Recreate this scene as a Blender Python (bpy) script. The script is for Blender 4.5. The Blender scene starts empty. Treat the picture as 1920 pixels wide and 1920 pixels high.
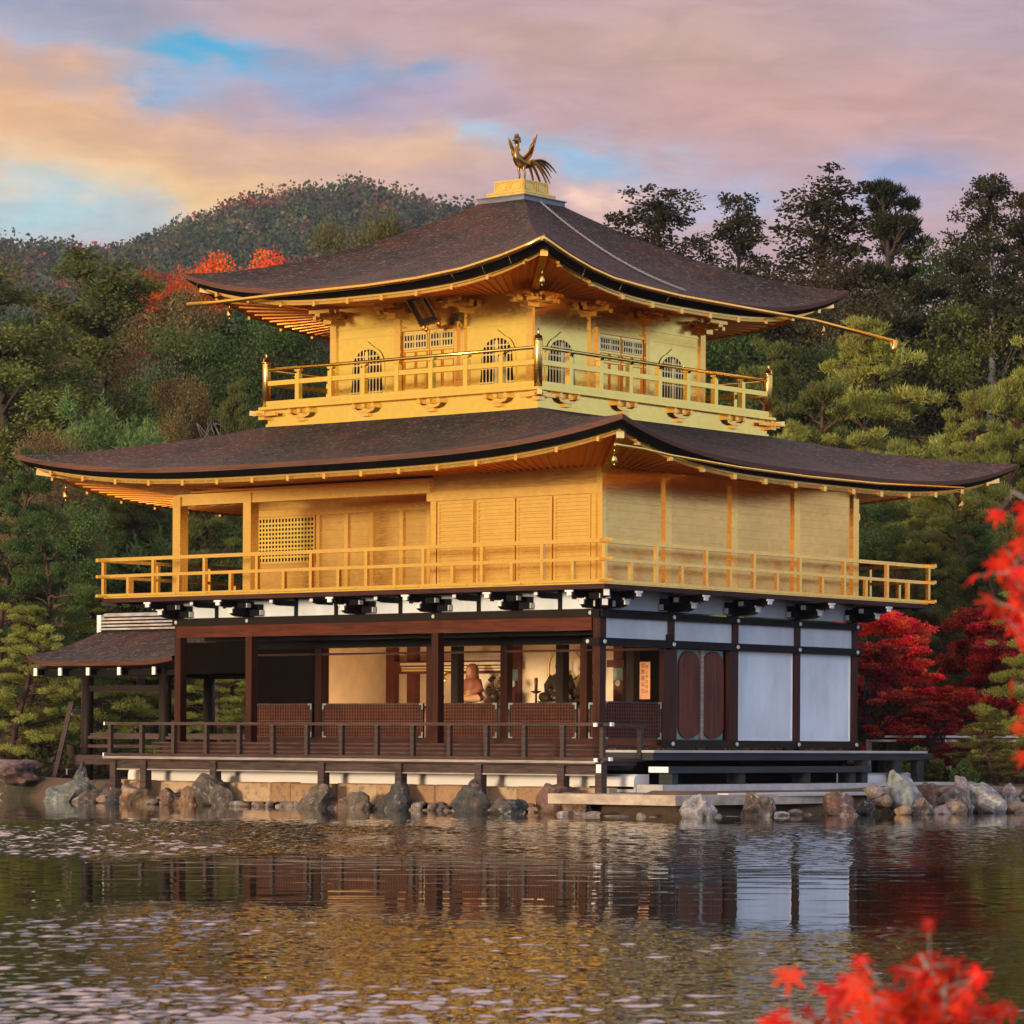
import bpy, bmesh, math, random
import numpy as np
from mathutils import Vector, Matrix

# ------------------------------------------------------------------ camera, sky, sun, exposure
sc = bpy.context.scene
COL = sc.collection
R_ = math.radians

CAM_POS = Vector((42.055, -50.431, 1.42))
FWD = Vector((-0.59729, 0.80203, 0.0))
RGT = Vector((0.80203, 0.59729, 0.0))
ROLL = 0.00603
cam = bpy.data.cameras.new("camera")
cam_o = bpy.data.objects.new("camera", cam)
COL.objects.link(cam_o)
_up = Vector((0, 0, 1))
_r = RGT * math.cos(ROLL) + _up * math.sin(ROLL)
_u = _up * math.cos(ROLL) - RGT * math.sin(ROLL)
_m = Matrix.Identity(4)
for i in range(3):
    _m[i][0] = _r[i]; _m[i][1] = _u[i]; _m[i][2] = -FWD[i]; _m[i][3] = CAM_POS[i]
cam_o.matrix_world = _m
cam.sensor_width = 36.0
cam.lens = 119.42
cam.shift_x = -0.2692
cam.shift_y = 0.22683
cam.clip_start = 0.5
cam.clip_end = 6000
cam.dof.use_dof = True
cam.dof.focus_distance = 70.0
cam.dof.aperture_fstop = 9.5
sc.camera = cam_o

def srgb(r, g, b):
    def c(v):
        v /= 255.0
        return v / 12.92 if v <= 0.04045 else ((v + 0.055) / 1.055) ** 2.4
    return (c(r), c(g), c(b), 1.0)

SUN_AZ = (0.02, -1.0)      # towards the sun, in plan
SUN_EL = R_(3.5)
world = bpy.data.worlds.new("World")
sc.world = world
world.use_nodes = True
wt = world.node_tree
wt.nodes.clear()

class NT:
    """small helper for wiring shader nodes"""
    def __init__(self, tree): self.t = tree
    def n(self, typ, **kw):
        nd = self.t.nodes.new(typ)
        for k, v in kw.items(): setattr(nd, k, v)
        return nd
    def put(self, sock, v):
        if isinstance(v, bpy.types.NodeSocket): self.t.links.new(v, sock)
        elif v is not None: sock.default_value = v
    def m(self, op, a, b=None, c=None, clamp=False):
        nd = self.n('ShaderNodeMath', operation=op, use_clamp=clamp)
        self.put(nd.inputs[0], a); self.put(nd.inputs[1], b)
        if c is not None: self.put(nd.inputs[2], c)
        return nd.outputs[0]
    def vm(self, op, a, b=None, out=0):
        nd = self.n('ShaderNodeVectorMath', operation=op)
        self.put(nd.inputs[0], a); self.put(nd.inputs[1], b)
        return nd.outputs[out]
    def scale(self, a, s):
        nd = self.n('ShaderNodeVectorMath', operation='SCALE')
        self.put(nd.inputs[0], a); self.put(nd.inputs['Scale'], s)
        return nd.outputs[0]
    def mix(self, f, a, b, mode='MIX'):
        nd = self.n('ShaderNodeMix', data_type='RGBA', blend_type=mode)
        self.put(nd.inputs[0], f); self.put(nd.inputs[6], a); self.put(nd.inputs[7], b)
        return nd.outputs[2]
    def noise(self, vec, scale, detail=4, rough=0.55, dist=0.0, out=0):
        nd = self.n('ShaderNodeTexNoise')
        if vec is not None: self.put(nd.inputs['Vector'], vec)
        nd.inputs['Scale'].default_value = scale; nd.inputs['Detail'].default_value = detail
        nd.inputs['Roughness'].default_value = rough; nd.inputs['Distortion'].default_value = dist
        return nd.outputs[out]
    def ramp(self, f, stops, interp='LINEAR'):
        nd = self.n('ShaderNodeValToRGB')
        cr = nd.color_ramp; cr.interpolation = interp
        while len(cr.elements) < len(stops): cr.elements.new(0.5)
        for e, (p, c) in zip(cr.elements, stops):
            e.position = p; e.color = c if len(c) == 4 else (*c, 1)
        self.put(nd.inputs[0], f)
        return nd.outputs[0]
    def maprange(self, v, a, b, c, d, smooth=True):
        nd = self.n('ShaderNodeMapRange', interpolation_type='SMOOTHSTEP' if smooth else 'LINEAR')
        self.put(nd.inputs[0], v)
        for i, x in enumerate((a, b, c, d)): nd.inputs[i + 1].default_value = x
        return nd.outputs[0]

W = NT(wt)
geo = W.n('ShaderNodeTexCoord').outputs['Generated']
sep = W.n('ShaderNodeSeparateXYZ'); W.put(sep.inputs[0], geo)
dx, dy, dz = sep.outputs
# evening clouds, laid out by compass bearing and elevation of the real sky
bear = W.m('SUBTRACT', R_(126.676), W.m('ARCTAN2', dy, dx))
bear = W.m('SUBTRACT', W.m('MODULO', W.m('ADD', bear, 3 * math.pi), 2 * math.pi), math.pi)
elev = W.m('ARCSINE', dz)
warp = W.n('ShaderNodeTexNoise'); warp.noise_dimensions = '3D'
W.put(warp.inputs['Vector'], W.vm('MULTIPLY', geo, (1, 1, 2.2)))
warp.inputs['Scale'].default_value = 26; warp.inputs['Detail'].default_value = 7; warp.inputs['Roughness'].default_value = 0.6
wsep = W.n('ShaderNodeSeparateXYZ'); W.put(wsep.inputs[0], warp.outputs['Color'])
bw = W.m('ADD', bear, W.m('MULTIPLY', W.m('SUBTRACT', wsep.outputs[0], 0.5), 0.085))
ew = W.m('ADD', elev, W.m('MULTIPLY', W.m('SUBTRACT', wsep.outputs[1], 0.5), 0.032))
def patch(px, py, rx, ry, soft=1.0, tilt=0.0):
    a0 = (px - 1477) / 6369.0; e0 = (1395 - py) / 6369.0
    da = W.m('SUBTRACT', bw, a0); de = W.m('SUBTRACT', ew, e0)
    if tilt: de = W.m('ADD', de, W.m('MULTIPLY', da, tilt))
    qa = W.m('POWER', W.m('ABSOLUTE', W.m('MULTIPLY', da, 6369.0 / rx)), 2.0)
    qe = W.m('POWER', W.m('ABSOLUTE', W.m('MULTIPLY', de, 6369.0 / ry)), 2.0)
    return W.m('POWER', 2.718, W.m('MULTIPLY', W.m('ADD', qa, qe), -soft))
big = W.noise(W.vm('MULTIPLY', geo, (1, 1, 2.5)), 3.2, 6, 0.55)
sky_c = W.ramp(big, [(0.30, srgb(150, 172, 202)), (0.46, srgb(196, 172, 180)), (0.56, srgb(200, 174, 172)), (0.72, srgb(232, 198, 172))])
front = W.m('MULTIPLY', W.maprange(W.m('ABSOLUTE', W.m('ADD', bear, 0.08)), 0.22, 0.5, 1, 0), W.maprange(elev, 0.222, 0.36, 1, 0))
sky_c = W.mix(front, sky_c, srgb(192, 166, 172))
for (px, py, rx, ry, soft, tilt, c, k) in [
    (40, 30, 330, 110, 1, 0, (146, 160, 186), 0.9),
    (1250, 120, 620, 110, 1, 0, (200, 168, 158), 0.85),
    (1900, 60, 300, 120, 1, 0, (176, 160, 172), 0.7),
    (1560, 215, 480, 60, 1, 0, (206, 166, 158), 0.7),
    (620, 205, 330, 62, 1, 0.05, (164, 160, 190), 0.85),
    (60, 250, 420, 110, 1, 0.18, (232, 190, 156), 0.95),
    (300, 390, 480, 62, 1, 0.1, (242, 204, 158), 0.95),
    (700, 310, 260, 48, 1, 0, (232, 194, 164), 0.8),
    (70, 425, 260, 62, 1.1, 0.1, (178, 206, 214), 0.95),
    (370, 150, 210, 46, 1.3, 0.12, (116, 184, 220), 1.0),
    (330, 220, 110, 36, 1.2, 0, (142, 178, 212), 0.8),
    (690, 165, 130, 34, 1.2, 0, (140, 172, 204), 0.7),
    (1090, 310, 150, 40, 1.2, 0.15, (160, 194, 222), 0.9),
    (900, 285, 70, 26, 1.2, 0, (168, 200, 224), 0.7),
    (1690, 345, 130, 60, 1.1, 0, (150, 170, 208), 0.85),
    (1330, 380, 90, 40, 1.1, 0, (170, 186, 214), 0.7),
    (1130, 392, 85, 44, 1.6, 0, (252, 216, 200), 1.0),
]:
    sky_c = W.mix(W.m('MULTIPLY', patch(px, py, rx, ry, soft, tilt), k), sky_c, srgb(*c))
tex = W.noise(W.vm('MULTIPLY', geo, (1, 1, 3.5)), 34, 7, 0.62, 0.4)
sky_c = W.scale(sky_c, W.maprange(tex, 0.3, 0.7, 0.90, 1.10))
hsn = W.n('ShaderNodeHueSaturation'); hsn.inputs['Saturation'].default_value = 1.22; W.put(hsn.inputs['Color'], sky_c); sky_c = hsn.outputs[0]
# the rest of the sky: brighter overhead and towards the sunset in the west-south-west
sky_c = W.mix(front, W.scale(sky_c, 2.9), sky_c)
gl = W.vm('DOT_PRODUCT', geo, Vector((-0.66, -0.74, 0.10)).normalized(), out=1)
glow = W.m('MULTIPLY', W.maprange(gl, 0.35, 0.95, 0.0, 1.0), W.m('SUBTRACT', 1.0, front))
gcol = W.mix(W.maprange(elev, 0.02, 0.22, 0, 1), (0.80, 0.52, 0.28, 1), (1.30, 1.10, 0.72, 1))
sky_c = W.mix(W.m('MULTIPLY', glow, 0.95), sky_c, gcol)
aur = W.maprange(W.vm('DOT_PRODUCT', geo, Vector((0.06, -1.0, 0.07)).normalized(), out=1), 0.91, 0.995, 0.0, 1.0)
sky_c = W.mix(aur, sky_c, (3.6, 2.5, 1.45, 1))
east = W.maprange(W.vm('DOT_PRODUCT', geo, Vector((0.86, 0.1, 0.35)).normalized(), out=1), 0.30, 1.0, 0.0, 1.0)
sky_c = W.mix(W.m('MULTIPLY', east, 0.85), sky_c, (0.92, 1.34, 1.98, 1))
low = W.maprange(gl, 0.30, 1.0, 0.0, 1.0)
sky_c = W.mix(W.m('MULTIPLY', glow, 0.9), sky_c, (1.25, 0.84, 0.45, 1))
east = W.maprange(W.vm('DOT_PRODUCT', geo, Vector((0.86, 0.3, 0.35)).normalized(), out=1), 0.35, 1.0, 0.0, 1.0)
sky_c = W.mix(W.m('MULTIPLY', east, 0.75), sky_c, srgb(172, 196, 226))
low = W.maprange(elev, -0.06, 0.0, 0.0, 1.0)
sky_c = W.mix(low, (0.06, 0.06, 0.045, 1), sky_c)
nish = W.n('ShaderNodeTexSky'); nish.sky_type = 'NISHITA'; nish.sun_disc = False
nish.sun_elevation = SUN_EL
nish.sun_rotation = math.atan2(SUN_AZ[0], SUN_AZ[1])
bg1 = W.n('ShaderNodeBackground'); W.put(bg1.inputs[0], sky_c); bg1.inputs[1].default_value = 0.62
bg2 = W.n('ShaderNodeBackground'); W.put(bg2.inputs[0], nish.outputs[0]); bg2.inputs[1].default_value = 0.008
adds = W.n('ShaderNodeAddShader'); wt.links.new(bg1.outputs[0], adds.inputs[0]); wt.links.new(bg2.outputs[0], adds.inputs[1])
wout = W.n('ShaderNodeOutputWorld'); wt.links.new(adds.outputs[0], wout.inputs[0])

sun = bpy.data.lights.new("sun", 'SUN')
sun.energy = 2.3; sun.angle = R_(10); sun.color = (1.0, 0.79, 0.54)
sun_o = bpy.data.objects.new("sun", sun); COL.objects.link(sun_o)
_d = Vector((SUN_AZ[0] * math.cos(SUN_EL), SUN_AZ[1] * math.cos(SUN_EL), math.sin(SUN_EL))).normalized()
sun_o.rotation_euler = _d.to_track_quat('Z', 'Y').to_euler()
sun_o.location = (-30, -30, 40)

sc.view_settings.view_transform = 'Standard'
sc.view_settings.look = 'None'
sc.view_settings.gamma = 1.0
sc.view_settings.exposure = 0.70
sc.render.engine = 'CYCLES'
sc.cycles.use_denoising = True
sc.cycles.max_bounces = 8
sc.cycles.glossy_bounces = 6
sc.cycles.diffuse_bounces = 5
sc.cycles.transmission_bounces = 4
sc.cycles.sample_clamp_indirect = 4.0
sc.cycles.caustics_reflective = False
sc.cycles.caustics_refractive = False
WATER_Z = 0.08

# ------------------------------------------------------------------ mesh helpers
WL = {}            # world position of every thing (and of its parts' origin)
class MB:
    def __init__(self): self.v = []; self.f = []; self.s = []
    def add(self, vs, fs, smooth=False):
        o = len(self.v)
        self.v += [tuple(p) for p in vs]
        for f in fs: self.f.append(tuple(i + o for i in f)); self.s.append(smooth)
        return self
    def box(self, x0, x1, y0, y1, z0, z1):
        return self.add([(x0, y0, z0), (x1, y0, z0), (x1, y1, z0), (x0, y1, z0), (x0, y0, z1), (x1, y0, z1), (x1, y1, z1), (x0, y1, z1)],
                        [(3, 2, 1, 0), (4, 5, 6, 7), (0, 1, 5, 4), (1, 2, 6, 5), (2, 3, 7, 6), (3, 0, 4, 7)])
    def bar(self, p0, p1, w, h, up=(0, 0, 1)):
        p0 = Vector(p0); p1 = Vector(p1); d = (p1 - p0).normalized(); up = Vector(up)
        s = d.cross(up)
        if s.length < 1e-4: s = d.cross(Vector((1, 0, 0)))
        s.normalize(); u = s.cross(d).normalized()
        c = []
        for p in (p0, p1):
            for a, b in ((-1, -1), (1, -1), (1, 1), (-1, 1)): c.append(p + s * a * w / 2 + u * b * h / 2)
        return self.add(c, [(3, 2, 1, 0), (4, 5, 6, 7), (0, 1, 5, 4), (1, 2, 6, 5), (2, 3, 7, 6), (3, 0, 4, 7)])
    def tube(self, pts, rad, n=8, caps=True, smooth=True, flat=1.0):
        pts = [Vector(p) for p in pts]; k = len(pts)
        if not hasattr(rad, '__len__'): rad = [rad] * k
        o = len(self.v); ref = None
        for i, p in enumerate(pts):
            d = (pts[min(i + 1, k - 1)] - pts[max(i - 1, 0)])
            d = d.normalized() if d.length > 1e-9 else Vector((0, 0, 1))
            if ref is None: ref = d.orthogonal().normalized()
            a = (ref - d * ref.dot(d))
            a = a.normalized() if a.length > 1e-6 else d.orthogonal().normalized()
            ref = a; b = d.cross(a)
            for j in range(n):
                t = 2 * math.pi * j / n
                q = p + a * math.cos(t) * rad[i] + b * math.sin(t) * rad[i] * flat
                self.v.append(tuple(q))
        for i in range(k - 1):
            for j in range(n):
                self.f.append((o + i * n + j, o + i * n + (j + 1) % n, o + (i + 1) * n + (j + 1) % n, o + (i + 1) * n + j)); self.s.append(smooth)
        if caps:
            self.f.append(tuple(o + j for j in reversed(range(n)))); self.s.append(False)
            self.f.append(tuple(o + (k - 1) * n + j for j in range(n))); self.s.append(False)
        return self
    def lathe(self, c, prof, n=14, sx=1.0, sy=1.0):
        o = len(self.v)
        for r, z in prof:
            for j in range(n):
                t = 2 * math.pi * j / n
                self.v.append((c[0] + r * sx * math.cos(t), c[1] + r * sy * math.sin(t), c[2] + z))
        for i in range(len(prof) - 1):
            for j in range(n):
                self.f.append((o + i * n + j, o + i * n + (j + 1) % n, o + (i + 1) * n + (j + 1) % n, o + (i + 1) * n + j)); self.s.append(True)
        self.f.append(tuple(o + j for j in reversed(range(n)))); self.s.append(False)
        self.f.append(tuple(o + (len(prof) - 1) * n + j for j in range(n))); self.s.append(False)
        return self
    def prism(self, poly, a, b, fn):
        """poly: 2D outline; fn(u, v, w) -> world; extruded from w=a to w=b"""
        n = len(poly)
        vs = [fn(u, v, a) for u, v in poly] + [fn(u, v, b) for u, v in poly]
        fs = [tuple(reversed(range(n))), tuple(range(n, 2 * n))] + [(i, (i + 1) % n, n + (i + 1) % n, n + i) for i in range(n)]
        return self.add(vs, fs)
    def ring(self, outer, inner, a, b, fn):
        n = len(outer)
        vs = [fn(u, v, w) for w in (a, b) for P in (outer, inner) for u, v in P]
        fs = []
        for i in range(n):
            j = (i + 1) % n
            fs += [(i, j, n + j, n + i), (2 * n + i, 3 * n + i, 3 * n + j, 2 * n + j), (i, 2 * n + i, 2 * n + j, j), (n + i, n + j, 3 * n + j, 3 * n + i)]
        return self.add(vs, fs)
    def ball(self, c, r, n=10, m=7):
        rx, ry, rz = r if hasattr(r, '__len__') else (r, r, r)
        o = len(self.v)
        self.v.append((c[0], c[1], c[2] - rz))
        for i in range(1, m):
            ph = -math.pi / 2 + math.pi * i / m
            for j in range(n):
                t = 2 * math.pi * j / n
                self.v.append((c[0] + rx * math.cos(ph) * math.cos(t), c[1] + ry * math.cos(ph) * math.sin(t), c[2] + rz * math.sin(ph)))
        self.v.append((c[0], c[1], c[2] + rz)); top = len(self.v) - 1
        for j in range(n):
            self.f.append((o, o + 1 + (j + 1) % n, o + 1 + j)); self.s.append(True)
            for i in range(m - 2):
                a = o + 1 + i * n
                self.f.append((a + j, a + (j + 1) % n, a + n + (j + 1) % n, a + n + j)); self.s.append(True)
            a = o + 1 + (m - 2) * n
            self.f.append((a + j, a + (j + 1) % n, top)); self.s.append(True)
        return self
    def build(self, name, mat, parent=None, org=None):
        if org is None: org = WL[parent.name] if parent is not None else Vector((0, 0, 0))
        me = bpy.data.meshes.new(name)
        me.from_pydata([(p[0] - org[0], p[1] - org[1], p[2] - org[2]) for p in self.v], [], self.f)
        me.polygons.foreach_set('use_smooth', self.s)
        bm = bmesh.new(); bm.from_mesh(me); bmesh.ops.recalc_face_normals(bm, faces=bm.faces); bm.to_mesh(me); bm.free()
        me.materials.append(mat)
        o = bpy.data.objects.new(name, me); COL.objects.link(o)
        if parent is not None: o.parent = parent; WL[o.name] = Vector(org)
        else: o.location = org; WL[o.name] = Vector(org)
        return o

def tag(o, label, cat, group=None):
    o['label'] = label; o['category'] = cat
    if group: o['group'] = group
    return o
def thing(name, label, cat, loc, group=None):
    o = bpy.data.objects.new(name, None); COL.objects.link(o)
    o.location = loc; o.empty_display_size = 0.3; WL[o.name] = Vector(loc)
    return tag(o, label, cat, group)
def struct(o, kind='structure'):
    o['kind'] = kind; return o
def again(o, dx=0, dy=0, dz=0, parent=None):
    """copy of a part (mesh shared), shifted, with its own sub-parts"""
    c = o.copy(); COL.objects.link(c)
    c.parent = parent or o.parent
    c.location = (o.location[0] + dx, o.location[1] + dy, o.location[2] + dz)
    WL[c.name] = WL[o.name] + Vector((dx, dy, dz))
    for ch in [q for q in o.children if q is not c]:
        d = ch.copy(); COL.objects.link(d); d.parent = c
    return c
def np_mesh(name, V, F, mat, smooth=False, loc=(0, 0, 0)):
    """big mesh from numpy: F is (n,3) or (n,4)"""
    me = bpy.data.meshes.new(name)
    n, k = F.shape
    me.vertices.add(len(V)); me.vertices.foreach_set('co', V.astype(np.float32).ravel())
    me.loops.add(n * k); me.loops.foreach_set('vertex_index', F.astype(np.int32).ravel())
    me.polygons.add(n); me.polygons.foreach_set('loop_start', np.arange(0, n * k, k, dtype=np.int32))
    me.polygons.foreach_set('loop_total', np.full(n, k, dtype=np.int32))
    me.polygons.foreach_set('use_smooth', np.full(n, smooth, dtype=bool))
    me.materials.append(mat)
    me.update(calc_edges=True)
    return me
# ------------------------------------------------------------------ materials
def mat_new(name):
    m = bpy.data.materials.new(name); m.use_nodes = True
    t = m.node_tree; t.nodes.clear()
    N = NT(t)
    out = N.n('ShaderNodeOutputMaterial')
    bs = N.n('ShaderNodeBsdfPrincipled')
    t.links.new(bs.outputs[0], out.inputs[0])
    return m, N, bs, out
def co(N, which='Object', scale=None):
    v = N.n('ShaderNodeTexCoord').outputs[which]
    return N.vm('MULTIPLY', v, scale) if scale else v
def bump(N, bs, h, strength, dist=0.02):
    b = N.n('ShaderNodeBump'); b.inputs['Strength'].default_value = strength; b.inputs['Distance'].default_value = dist
    N.put(b.inputs['Height'], h); N.put(bs.inputs['Normal'], b.outputs[0])
    return b

def gold(name, base, rough, planks=0.0, leaf=8.0, rvar=0.10, worn=0.0):
    m, N, bs, out = mat_new(name)
    c = co(N)
    big = N.noise(c, 0.9, 5, 0.6)
    fine = N.noise(N.vm('MULTIPLY', c, (3.5, 3.5, 30) if planks else (9, 9, 22)), 1.0, 5, 0.65)
    vor = N.n('ShaderNodeTexVoronoi'); N.put(vor.inputs['Vector'], c); vor.inputs['Scale'].default_value = leaf; vor.distance = 'CHEBYCHEV'; vor.inputs['Randomness'].default_value = 0.12; vsep = N.n('ShaderNodeSeparateColor'); N.put(vsep.inputs[0], vor.outputs['Color'])
    tone = N.m('ADD', N.m('MULTIPLY', big, 0.3), N.m('ADD', N.m('MULTIPLY', fine, 0.16 + worn), N.m('MULTIPLY', vsep.outputs[0], 0.06 if planks else 0.13)))
    col = N.mix(N.maprange(tone, 0.2, 0.75, 0, 1), tuple(v * (0.80 - worn) for v in base[:3]) + (1,), tuple(min(1, v * 1.06) for v in base[:3]) + (1,))
    N.put(bs.inputs['Base Color'], col)
    bs.inputs['Metallic'].default_value = 1.0
    bs.inputs['Specular Tint'].default_value = (0.95, 0.60, 0.22, 1)
    N.put(bs.inputs['Roughness'], N.maprange(fine, 0.3, 0.7, rough - rvar * .4, rough + rvar * .6))
    h = N.m('ADD', N.m('MULTIPLY', fine, 0.5), N.m('MULTIPLY', big, 0.3))
    if planks:
        z = N.n('ShaderNodeSeparateXYZ'); N.put(z.inputs[0], c)
        fr = N.m('FRACT', N.m('MULTIPLY', z.outputs[2], planks))
        groove = N.m('LESS_THAN', fr, 0.07)
        h = N.m('SUBTRACT', h, N.m('MULTIPLY', groove, 0.5))
        h = N.m('ADD', h, N.m('MULTIPLY', N.noise(N.vm('MULTIPLY', c, (2, 2, 30)), 1.0, 3, 0.6), 0.7))
    bump(N, bs, h, 0.03 if not planks else 0.12, 0.006)
    return m
G_BASE = (0.95, 0.64, 0.20, 1)
M_gold = gold("gold_leaf", G_BASE, 0.22)
M_goldp = gold("gold_leaf_planks", (0.93, 0.61, 0.21, 1), 0.19, planks=6.0, worn=0.24)
M_golds = gold("gold_leaf_panel", (0.95, 0.73, 0.20, 1), 0.17, leaf=8.0)
M_gold2 = gold("gold_leaf_shutter", (0.95, 0.64, 0.20, 1), 0.19, leaf=8.0)
M_goldshade = gold("gold_leaf_soffit", (0.82, 0.35, 0.07, 1), 0.36)  # gold leaf reddened to paint in the deep orange shade under the eaves
M_bronze = gold("gilded_bronze", (0.34, 0.21, 0.075, 1), 0.30)
M_cap = gold("pedestal_gold", (0.85, 0.62, 0.20, 1), 0.42)

def simple(name, base, rough=0.7, var=0.25, scale=(3, 3, 3), detail=5, bumpk=0.15, metal=0.0, col2=None, spec=0.5, bdist=0.01):
    m, N, bs, out = mat_new(name)
    c = co(N, scale=scale)
    nz = N.noise(c, 1.0, detail, 0.62)
    n2 = N.noise(co(N), 0.7, 3, 0.5)
    f = N.m('ADD', N.m('MULTIPLY', nz, 0.7), N.m('MULTIPLY', n2, 0.3))
    lo = tuple(v * (1 - var) for v in base[:3]) + (1,)
    hi = (col2[:3] + (1,)) if col2 else tuple(min(1, v * (1 + var)) for v in base[:3]) + (1,)
    N.put(bs.inputs['Base Color'], N.mix(N.maprange(f, 0.32, 0.68, 0, 1), lo, hi))
    N.put(bs.inputs['Roughness'], N.maprange(nz, 0.3, 0.7, max(0.05, rough - 0.1), min(1, rough + 0.1)))
    bs.inputs['Metallic'].default_value = metal
    bs.inputs['Specular IOR Level'].default_value = spec
    if bumpk: bump(N, bs, nz, bumpk, bdist)
    return m
M_darkwood = simple("dark_wood", (0.012, 0.007, 0.005), 0.55, 0.5, (14, 14, 1.5), bumpk=0.3, spec=0.18)
M_blackwood = simple("black_wood", (0.0045, 0.004, 0.004), 0.6, 0.4, (10, 10, 10), spec=0.18)
M_redwood = simple("red_brown_wood", (0.085, 0.020, 0.009), 0.5, 0.45, (2.0, 2.0, 22), bumpk=0.3, spec=0.18)
M_postwood = simple("brown_post_wood", (0.042, 0.011, 0.006), 0.5, 0.5, (16, 16, 1.2), bumpk=0.3, spec=0.18)
M_edgewood = simple("plum_brown_edge_wood", (0.050, 0.016, 0.013), 0.55, 0.4, (1.5, 1.5, 20), bumpk=0.25, spec=0.18)
M_grey = simple("weathered_grey_wood", (0.060, 0.040, 0.034), 0.6, 0.5, (2.2, 2.2, 26), bumpk=0.35, spec=0.18)
M_greypale = simple("pale_weathered_wood", (0.30, 0.25, 0.22), 0.6, 0.35, (2.2, 2.2, 30), bumpk=0.3)
M_bluegrey = simple("blue_grey_wood", (0.030, 0.033, 0.035), 0.6, 0.4, (2, 2, 24), bumpk=0.25, spec=0.2)
M_benchtop = simple("silver_bench_boards", (0.40, 0.38, 0.37), 0.5, 0.15, (1, 1.5, 20), bumpk=0.15)
M_white = simple("white_plaster", (0.66, 0.70, 0.75), 0.8, 0.16, (1.3, 1.3, 0.45), detail=8, bumpk=0.10)
M_plinth = simple("cream_plaster_plinth", (0.74, 0.70, 0.66), 0.8, 0.07, (1.2, 1.2, 6), bumpk=0.08)
M_cream = simple("cream_plaster", (0.86, 0.66, 0.42), 0.8, 0.08, (3, 3, 3), bumpk=0.05)
M_copper = simple("verdigris_metal", (0.22, 0.30, 0.28), 0.5, 0.25, (9, 9, 9), metal=0.3)
M_pale = simple("white_painted_end", (0.78, 0.76, 0.74), 0.6, 0.05)
M_metal = simple("pale_round_boss", (0.55, 0.58, 0.55), 0.4, 0.15, metal=0.6)
M_dark = simple("dark_interior", (0.007, 0.005, 0.004), 0.9, 0.2, spec=0.0)  # near-black for dark boards and for shade painted into openings and voids
M_redlac = simple("red_lacquer", (0.13, 0.030, 0.015), 0.45, 0.3)
M_statue = simple("statue_ochre", (0.52, 0.27, 0.12), 0.6, 0.15)
M_statred = simple("statue_red_robe", (0.27, 0.085, 0.038), 0.6, 0.2)
M_statdark = simple("statue_dark_bronze", (0.055, 0.036, 0.020), 0.45, 0.3, metal=0.5)
M_paper = simple("scroll_paper", (0.72, 0.36, 0.19), 0.8, 0.08)
M_ink = simple("ink", (0.07, 0.012, 0.006), 0.7, 0.1, bumpk=0)
M_chain = simple("steel_chain", (0.42, 0.42, 0.44), 0.35, 0.1, metal=0.9)
M_zinc = simple("blue_grey_ridge_board", (0.13, 0.14, 0.17), 0.5, 0.35, (2, 2, 14))
M_tile = simple("grey_ridge_tile", (0.36, 0.33, 0.31), 0.6, 0.4, (3, 3, 16), bumpk=0.4)
M_sand = simple("pale_gravel", (0.50, 0.47, 0.45), 0.9, 0.12, (9, 9, 9), bumpk=0.3)
M_kerb = simple("pale_cut_stone", (0.36, 0.345, 0.335), 0.8, 0.18, (4, 4, 4), bumpk=0.3)
M_slab = simple("landing_stone", (0.42, 0.34, 0.26), 0.85, 0.35, (2.5, 2.5, 4), detail=8, bumpk=0.5, bdist=0.03)
M_plaque = simple("plaque_black", (0.012, 0.011, 0.010), 0.4, 0.2)
M_bark = simple("bark", (0.040, 0.028, 0.021), 0.9, 0.5, (9, 9, 2.0), detail=7, bumpk=0.7, bdist=0.03)
M_barkred = simple("red_pine_bark", (0.070, 0.032, 0.022), 0.9, 0.5, (9, 9, 2.0), detail=7, bumpk=0.7, bdist=0.03)
M_barkgrey = simple("grey_bark", (0.26, 0.235, 0.215), 0.9, 0.35, (8, 8, 2.0), detail=7, bumpk=0.5, bdist=0.03)

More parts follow.
